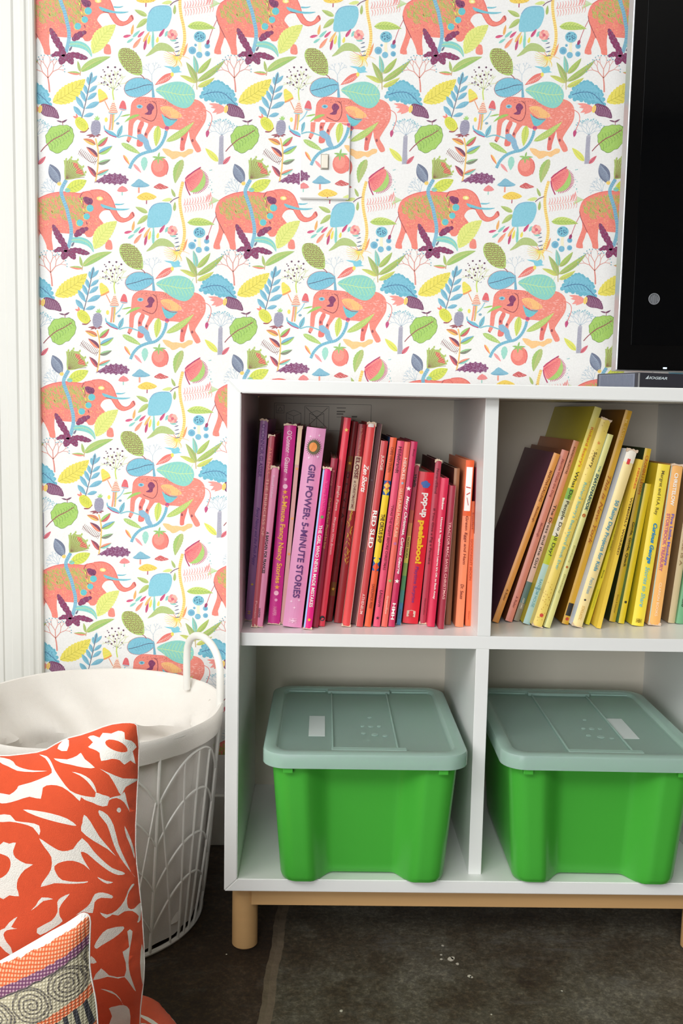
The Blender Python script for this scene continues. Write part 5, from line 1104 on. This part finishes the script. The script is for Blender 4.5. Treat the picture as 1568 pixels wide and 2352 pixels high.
WP = [
 [(565, 150), (600, 138), (640, 152), (660, 122), (715, 126), (760, 108), (800, 120), (803, 162), (845, 172), (878, 214), (853, 240), (872, 322), (838, 300), (800, 326), (770, 298), (720, 288), (650, 302), (640, 250), (598, 226), (566, 212), (597, 182)],
 [(368, 224), (400, 176), (442, 168), (430, 238)],
 [(-10, 285), (60, 295), (100, 330), (150, 352), (220, 364), (305, 366), (210, 374), (110, 366), (50, 338), (-10, 312)],
 [(250, 262), (300, 272), (330, 310), (352, 360), (395, 425), (450, 492), (520, 522), (590, 534), (612, 532), (616, 505), (660, 520), (705, 534), (690, 560), (645, 590), (600, 572), (545, 552), (520, 534), (512, 560), (470, 520), (400, 470), (330, 456), (275, 474), (262, 545), (190, 532), (110, 556), (40, 574), (-10, 568), (-10, 508), (60, 520), (110, 480), (120, 462), (200, 440), (280, 408), (333, 378), (320, 330), (290, 285)],
 [(345, 285), (430, 292), (495, 268), (520, 250), (545, 290), (610, 345), (540, 345), (450, 325), (390, 312)],
 [(462, 372), (520, 385), (580, 420), (612, 470), (620, 508), (598, 480), (558, 430), (510, 394)],
 [(640, 352), (700, 392), (748, 470), (778, 522), (808, 470), (882, 430), (882, 418), (790, 414), (700, 378)],
 [(778, 522), (800, 500), (815, 560), (834, 632), (800, 570), (750, 540), (700, 556), (690, 590), (640, 590), (690, 548), (740, 530)],
 [(148, 615), (230, 622), (330, 640), (430, 672), (492, 718), (430, 710), (330, 686), (230, 655)],
 [(-10, 650), (66, 650), (100, 688), (180, 698), (252, 718), (252, 780), (212, 730), (140, 705), (60, 692), (-10, 694)],
 [(540, 648), (580, 690), (640, 790), (745, 914), (690, 868), (600, 815), (522, 752), (530, 700)],
 [(636, 618), (690, 648), (730, 716), (762, 838), (802, 930), (850, 1026), (868, 1048), (800, 965), (748, 880), (718, 800), (688, 712), (640, 652)],
 [(800, 720), (835, 790), (860, 870), (866, 934), (843, 862), (813, 790)],
 [(778, 618), (772, 632), (758, 632), (750, 618), (758, 604), (772, 604)],
 [(252, 800), (300, 830), (350, 862), (400, 882), (470, 868), (528, 798), (600, 880), (650, 932), (720, 990), (788, 1015), (802, 1030), (760, 1036), (700, 1010), (620, 950), (560, 898), (518, 888), (545, 950), (578, 1004), (540, 970), (470, 944), (400, 950), (350, 978), (360, 1022), (400, 1068), (500, 1080), (566, 1076), (540, 1088), (440, 1092), (350, 1088), (262, 1112), (290, 1060), (328, 1000), (330, 920), (288, 860)],
 [(-10, 850), (60, 834), (102, 828), (84, 880), (100, 925), (165, 962), (212, 968), (158, 1002), (116, 1060), (108, 1120), (122, 1172), (60, 1166), (-10, 1176)],
 [(626, 1048), (680, 1072), (727, 1082), (690, 1092), (650, 1072)],
 [(864, 1098), (848, 1096), (822, 1140), (800, 1200), (750, 1262), (690, 1290), (642, 1276), (680, 1314), (722, 1290), (760, 1296), (800, 1270), (850, 1270), (892, 1300), (880, 1345), (900, 1332), (906, 1250), (900, 1214), (860, 1256), (824, 1246), (816, 1190), (832, 1140)],
 [(486, 1294), (560, 1240), (588, 1200), (610, 1158), (660, 1148), (722, 1168), (716, 1186), (650, 1182), (608, 1210), (596, 1280), (540, 1272)],
 [(198, 1264), (230, 1232), (268, 1180), (342, 1190), (280, 1202), (240, 1236)],
 [(390, 1182), (448, 1156), (410, 1202), (380, 1252), (386, 1305), (402, 1332), (350, 1372), (258, 1422), (238, 1380), (330, 1330), (370, 1272), (368, 1212)],
 [(-10, 1400), (30, 1378), (60, 1340), (112, 1304), (72, 1370), (112, 1380), (46, 1390), (22, 1420), (44, 1470), (70, 1502), (76, 1556), (-10, 1480)],
 [(606, 1492), (640, 1432), (690, 1384), (792, 1366), (786, 1396), (730, 1442), (650, 1490), (622, 1510)],
 [(818, 1398), (852, 1398), (836, 1500), (826, 1600), (838, 1680), (874, 1786), (840, 1742), (800, 1692), (760, 1702), (690, 1690), (598, 1712), (650, 1636), (700, 1680), (800, 1688), (808, 1600), (788, 1530), (830, 1500)],
 [(586, 1556), (622, 1598), (578, 1602)],
 [(912, 1480), (928, 1600), (916, 1740), (900, 1600)],
 [(646, 1768), (720, 1783), (772, 1830), (802, 1902), (788, 1862), (740, 1806)],
 [(700, 1894), (740, 1880), (795, 1872), (832, 1902), (836, 2000), (800, 2120), (690, 2060), (720, 1944)],
]
IS = [[(676, 182), (700, 164), (760, 174), (806, 204), (820, 240), (780, 246), (730, 232), (690, 208)], [(-40, 905), (30, 908), (64, 935), (66, 985), (40, 1032), (-10, 1062), (-40, 1060)]]
SHARP = 2
WPW = [warp(p, SHARP) for p in WP]; ISW = [warp(p, SHARP) for p in IS]
for dx in (-.1425, -.285):
    WPW += [[(x + dx, z) for x, z in q] for q in WPW[:len(WP)]]; ISW += [[(x + dx, z) for x, z in q] for q in ISW[:len(IS)]]
big_c = cushion('cushion', 'large cushion with orange-red embroidered leaves and flowers on white, leaning at lower left', out1, H1, R1, YP1, WPW, ISW, [M_EMB, M_LIN, M_LINB], grid=.0055)

# second cushion in the same cloth, lying on the floor behind the standing ones
oc = [(-.30, -.35), (.005, -.33)] + [tuple(atz(316 + (u - 885) / 2.8, 1640 + v / 2.8, .030).xy) for u, v in ((1180, 2090), (1130, 1994), (1080, 1935), (1030, 1880), (960, 1850), (900, 1836))] + [(-.15, -.188), (-.22, -.186), (-.30, -.182), (-.312, -.26)]
def flat_cushion():
    out = [(x, y) for x, y in smoothc(oc, 4)]
    wh = [smoothc(p, 2) for p in ([(-.080, -.206), (-.066, -.210), (-.052, -.220), (-.046, -.228), (-.060, -.222)], [(-.072, -.224), (-.058, -.226), (-.046, -.238), (-.040, -.252), (-.048, -.244), (-.060, -.234)], [(-.16, -.2), (-.13, -.22), (-.14, -.25), (-.17, -.23)], [(-.25, -.2), (-.22, -.23), (-.24, -.26)])]
    # built upright, then laid down
    r_ = cushion('cushion', 'orange-red embroidered cushion lying flat on the floor, only its corner showing', out, .030, .06, 0, wh, [], [M_EMB, M_LIN, M_LINB], grid=.008)
    r_.rotation_euler = (radians(-90), 0, 0)
    return r_
fc = flat_cushion(); fc.location = (0, 0, .0300)

# small woven cushion in front
YP2 = -.41
def p5(u, v): q = at(u / 4.61, 2020 + v / 4.61, YP2); return Vector((q.x, q.z))
A5, B5 = p5(0, 920), p5(880, 372)            # top edge direction
ud = (B5 - A5).normalized(); vd = Vector((ud.y, -ud.x))
tr = p5(945, 380)
o2 = [p5(*q) for q in ((700, 470), (800, 405), (850, 370), (890, 358), (925, 368), (948, 395), (956, 450), (952, 560), (948, 680), (946, 800), (950, 920), (962, 1020), (982, 1120), (1004, 1230), (1018, 1330), (1028, 1440), (1034, 1540))]
br = o2[-1]; zmin = .004
o2b = [(br.x + .003, br.y - .03), (br.x + .004, br.y - .07)]
bl2 = Vector((-.33, .006))
tl2 = A5 - ud * .12
out2 = [tuple(p) for p in o2] + o2b + [(br.x + .006, .03), (br.x + .004, .010), (br.x - .004, zmin), (-.15, .006), (-.25, .006), (-.345, zmin), (-.352, .01), (-.350, .05), (-.345, .09), (tl2.x - .04, tl2.y - .03), (tl2.x - .03, tl2.y - .008)] + [tuple(p5(u, v)) for u, v in ((-300, 1060), (0, 868), (200, 755), (400, 640), (560, 545))]
def woven():
    m = bpy.data.materials.new('woven_bands'); m.use_nodes = True; nt = m.node_tree; b = nt.nodes['Principled BSDF']; N = nt.nodes; L = nt.links
    b.inputs['Roughness'].default_value = .9; b.inputs['Specular IOR Level'].default_value = .1
    uv = N.new('ShaderNodeUVMap'); uv.uv_map = 'cloth'; sp = N.new('ShaderNodeSeparateXYZ'); L.new(uv.outputs[0], sp.inputs[0])
    def M(op, a, b_=None, c=None):
        n = N.new('ShaderNodeMath'); n.operation = op
        for i, x in enumerate((a, b_, c)):
            if x is None: continue
            if isinstance(x, (int, float)): n.inputs[i].default_value = x
            else: L.new(x, n.inputs[i])
        return n.outputs[0]
    U, V = sp.outputs[0], sp.outputs[1]
    nz = N.new('ShaderNodeTexNoise'); nz.inputs['Scale'].default_value = 160; L.new(uv.outputs[0], nz.inputs['Vector'])
    jit = M('MULTIPLY', M('SUBTRACT', nz.outputs['Fac'], .5), .004)
    Vj = M('ADD', V, jit)
    # woven knots
    fu = M('MULTIPLY', U, 900); fv = M('MULTIPLY', V, 1100)
    knot = M('MULTIPLY', M('ABSOLUTE', M('SINE', M('ADD', fu, M('MULTIPLY', fv, .5)))), M('ABSOLUTE', M('SINE', M('SUBTRACT', M('MULTIPLY', fv, .9), M('MULTIPLY', fu, .35)))))
    def mixc(f, a, c):
        n = N.new('ShaderNodeMix'); n.data_type = 'RGBA'
        L.new(f, n.inputs[0])
        for i, x in ((6, a), (7, c)):
            if isinstance(x, tuple): n.inputs[i].default_value = (*lin(x), 1)
            else: L.new(x, n.inputs[i])
        return n.outputs[2]
    org = mixc(M('POWER', knot, 1.3), (214, 92, 48), (250, 196, 158)); pur = mixc(M('POWER', knot, 1.5), (112, 62, 98), (206, 168, 178))
    # spirals on oatmeal cloth
    per = .0345; ph = M('DIVIDE', M('ADD', U, .0045), per); cu = M('MULTIPLY', M('SUBTRACT', M('FRACT', ph), .5), per)
    cell = M('FLOOR', ph)
    cv_ = M('SUBTRACT', V, .0445)
    cx = M('ADD', cu, jit); cy = M('ADD', cv_, M('MULTIPLY', M('SUBTRACT', nz.outputs['Fac'], .5), .003))
    d = M('SQRT', M('ADD', M('MULTIPLY', cx, cx), M('MULTIPLY', cy, cy)))
    an = M('ARCTAN2', cy, cx)
    sw_ = M('SINE', M('ADD', M('MULTIPLY', d, 1500), an))
    ring = M('GREATER_THAN', sw_, .35)
    ringm = M('MULTIPLY', ring, M('LESS_THAN', d, .0150))
    edge = M('MULTIPLY', M('GREATER_THAN', d, .0152), M('LESS_THAN', d, .0168))
    dark = M('MAXIMUM', ringm, edge)
    wv = M('MULTIPLY', dark, M('ADD', .45, M('MULTIPLY', knot, .6)))
    oat = mixc(M('MINIMUM', wv, .85), mixc(knot, (186, 176, 146), (222, 214, 188)), (62, 56, 66))
    def band(a, c): return M('MULTIPLY', M('GREATER_THAN', Vj, a), M('LESS_THAN', Vj, c))
    col = mixc(M('GREATER_THAN', Vj, .0055), (246, 240, 232), org)
    col = mixc(M('GREATER_THAN', Vj, .0205), col, pur)
    col = mixc(M('GREATER_THAN', Vj, .0275), col, oat)
    col = mixc(band(.0276, .0290), col, (92, 84, 84))
    col = mixc(M('GREATER_THAN', Vj, .0615), col, org)
    col = mixc(M('GREATER_THAN', Vj, .0700), col, mixc(M('GREATER_THAN', M('SINE', M('ADD', M('MULTIPLY', U, 700), M('MULTIPLY', V, 260))), .2), (190, 184, 156), (74, 74, 78)))
    col = mixc(M('GREATER_THAN', Vj, .095), col, org); col = mixc(M('GREATER_THAN', Vj, .112), col, pur); col = mixc(M('GREATER_THAN', Vj, .122), col, (214, 206, 184))
    L.new(col, b.inputs['Base Color'])
    bp = N.new('ShaderNodeBump'); bp.inputs['Strength'].default_value = .8; bp.inputs['Distance'].default_value = .001; L.new(knot, bp.inputs['Height']); L.new(bp.outputs[0], b.inputs['Normal'])
    return m
M_WOV = woven()
sc = cushion('cushion', 'small cushion with orange, purple and oatmeal spiral woven bands in the bottom left corner', out2, .035, .09, YP2, [], [], [M_WOV, M_WOV, M_LINB], grid=.006, piping=.0008)
f2 = [c for c in sc.children if c.name.startswith('front_cover')][0]
uvl = f2.data.uv_layers.new(name='cloth')
E0 = p5(850, 362)
for lp in f2.data.loops:
    co = f2.data.vertices[lp.vertex_index].co; r = Vector((co.x, co.z)) - E0
    u_, v_ = r.dot(ud), r.dot(vd)
    uvl.data[lp.index].uv = (u_ + .5, v_ + 2.6 * min(0, u_ + .02) ** 2 * .5)
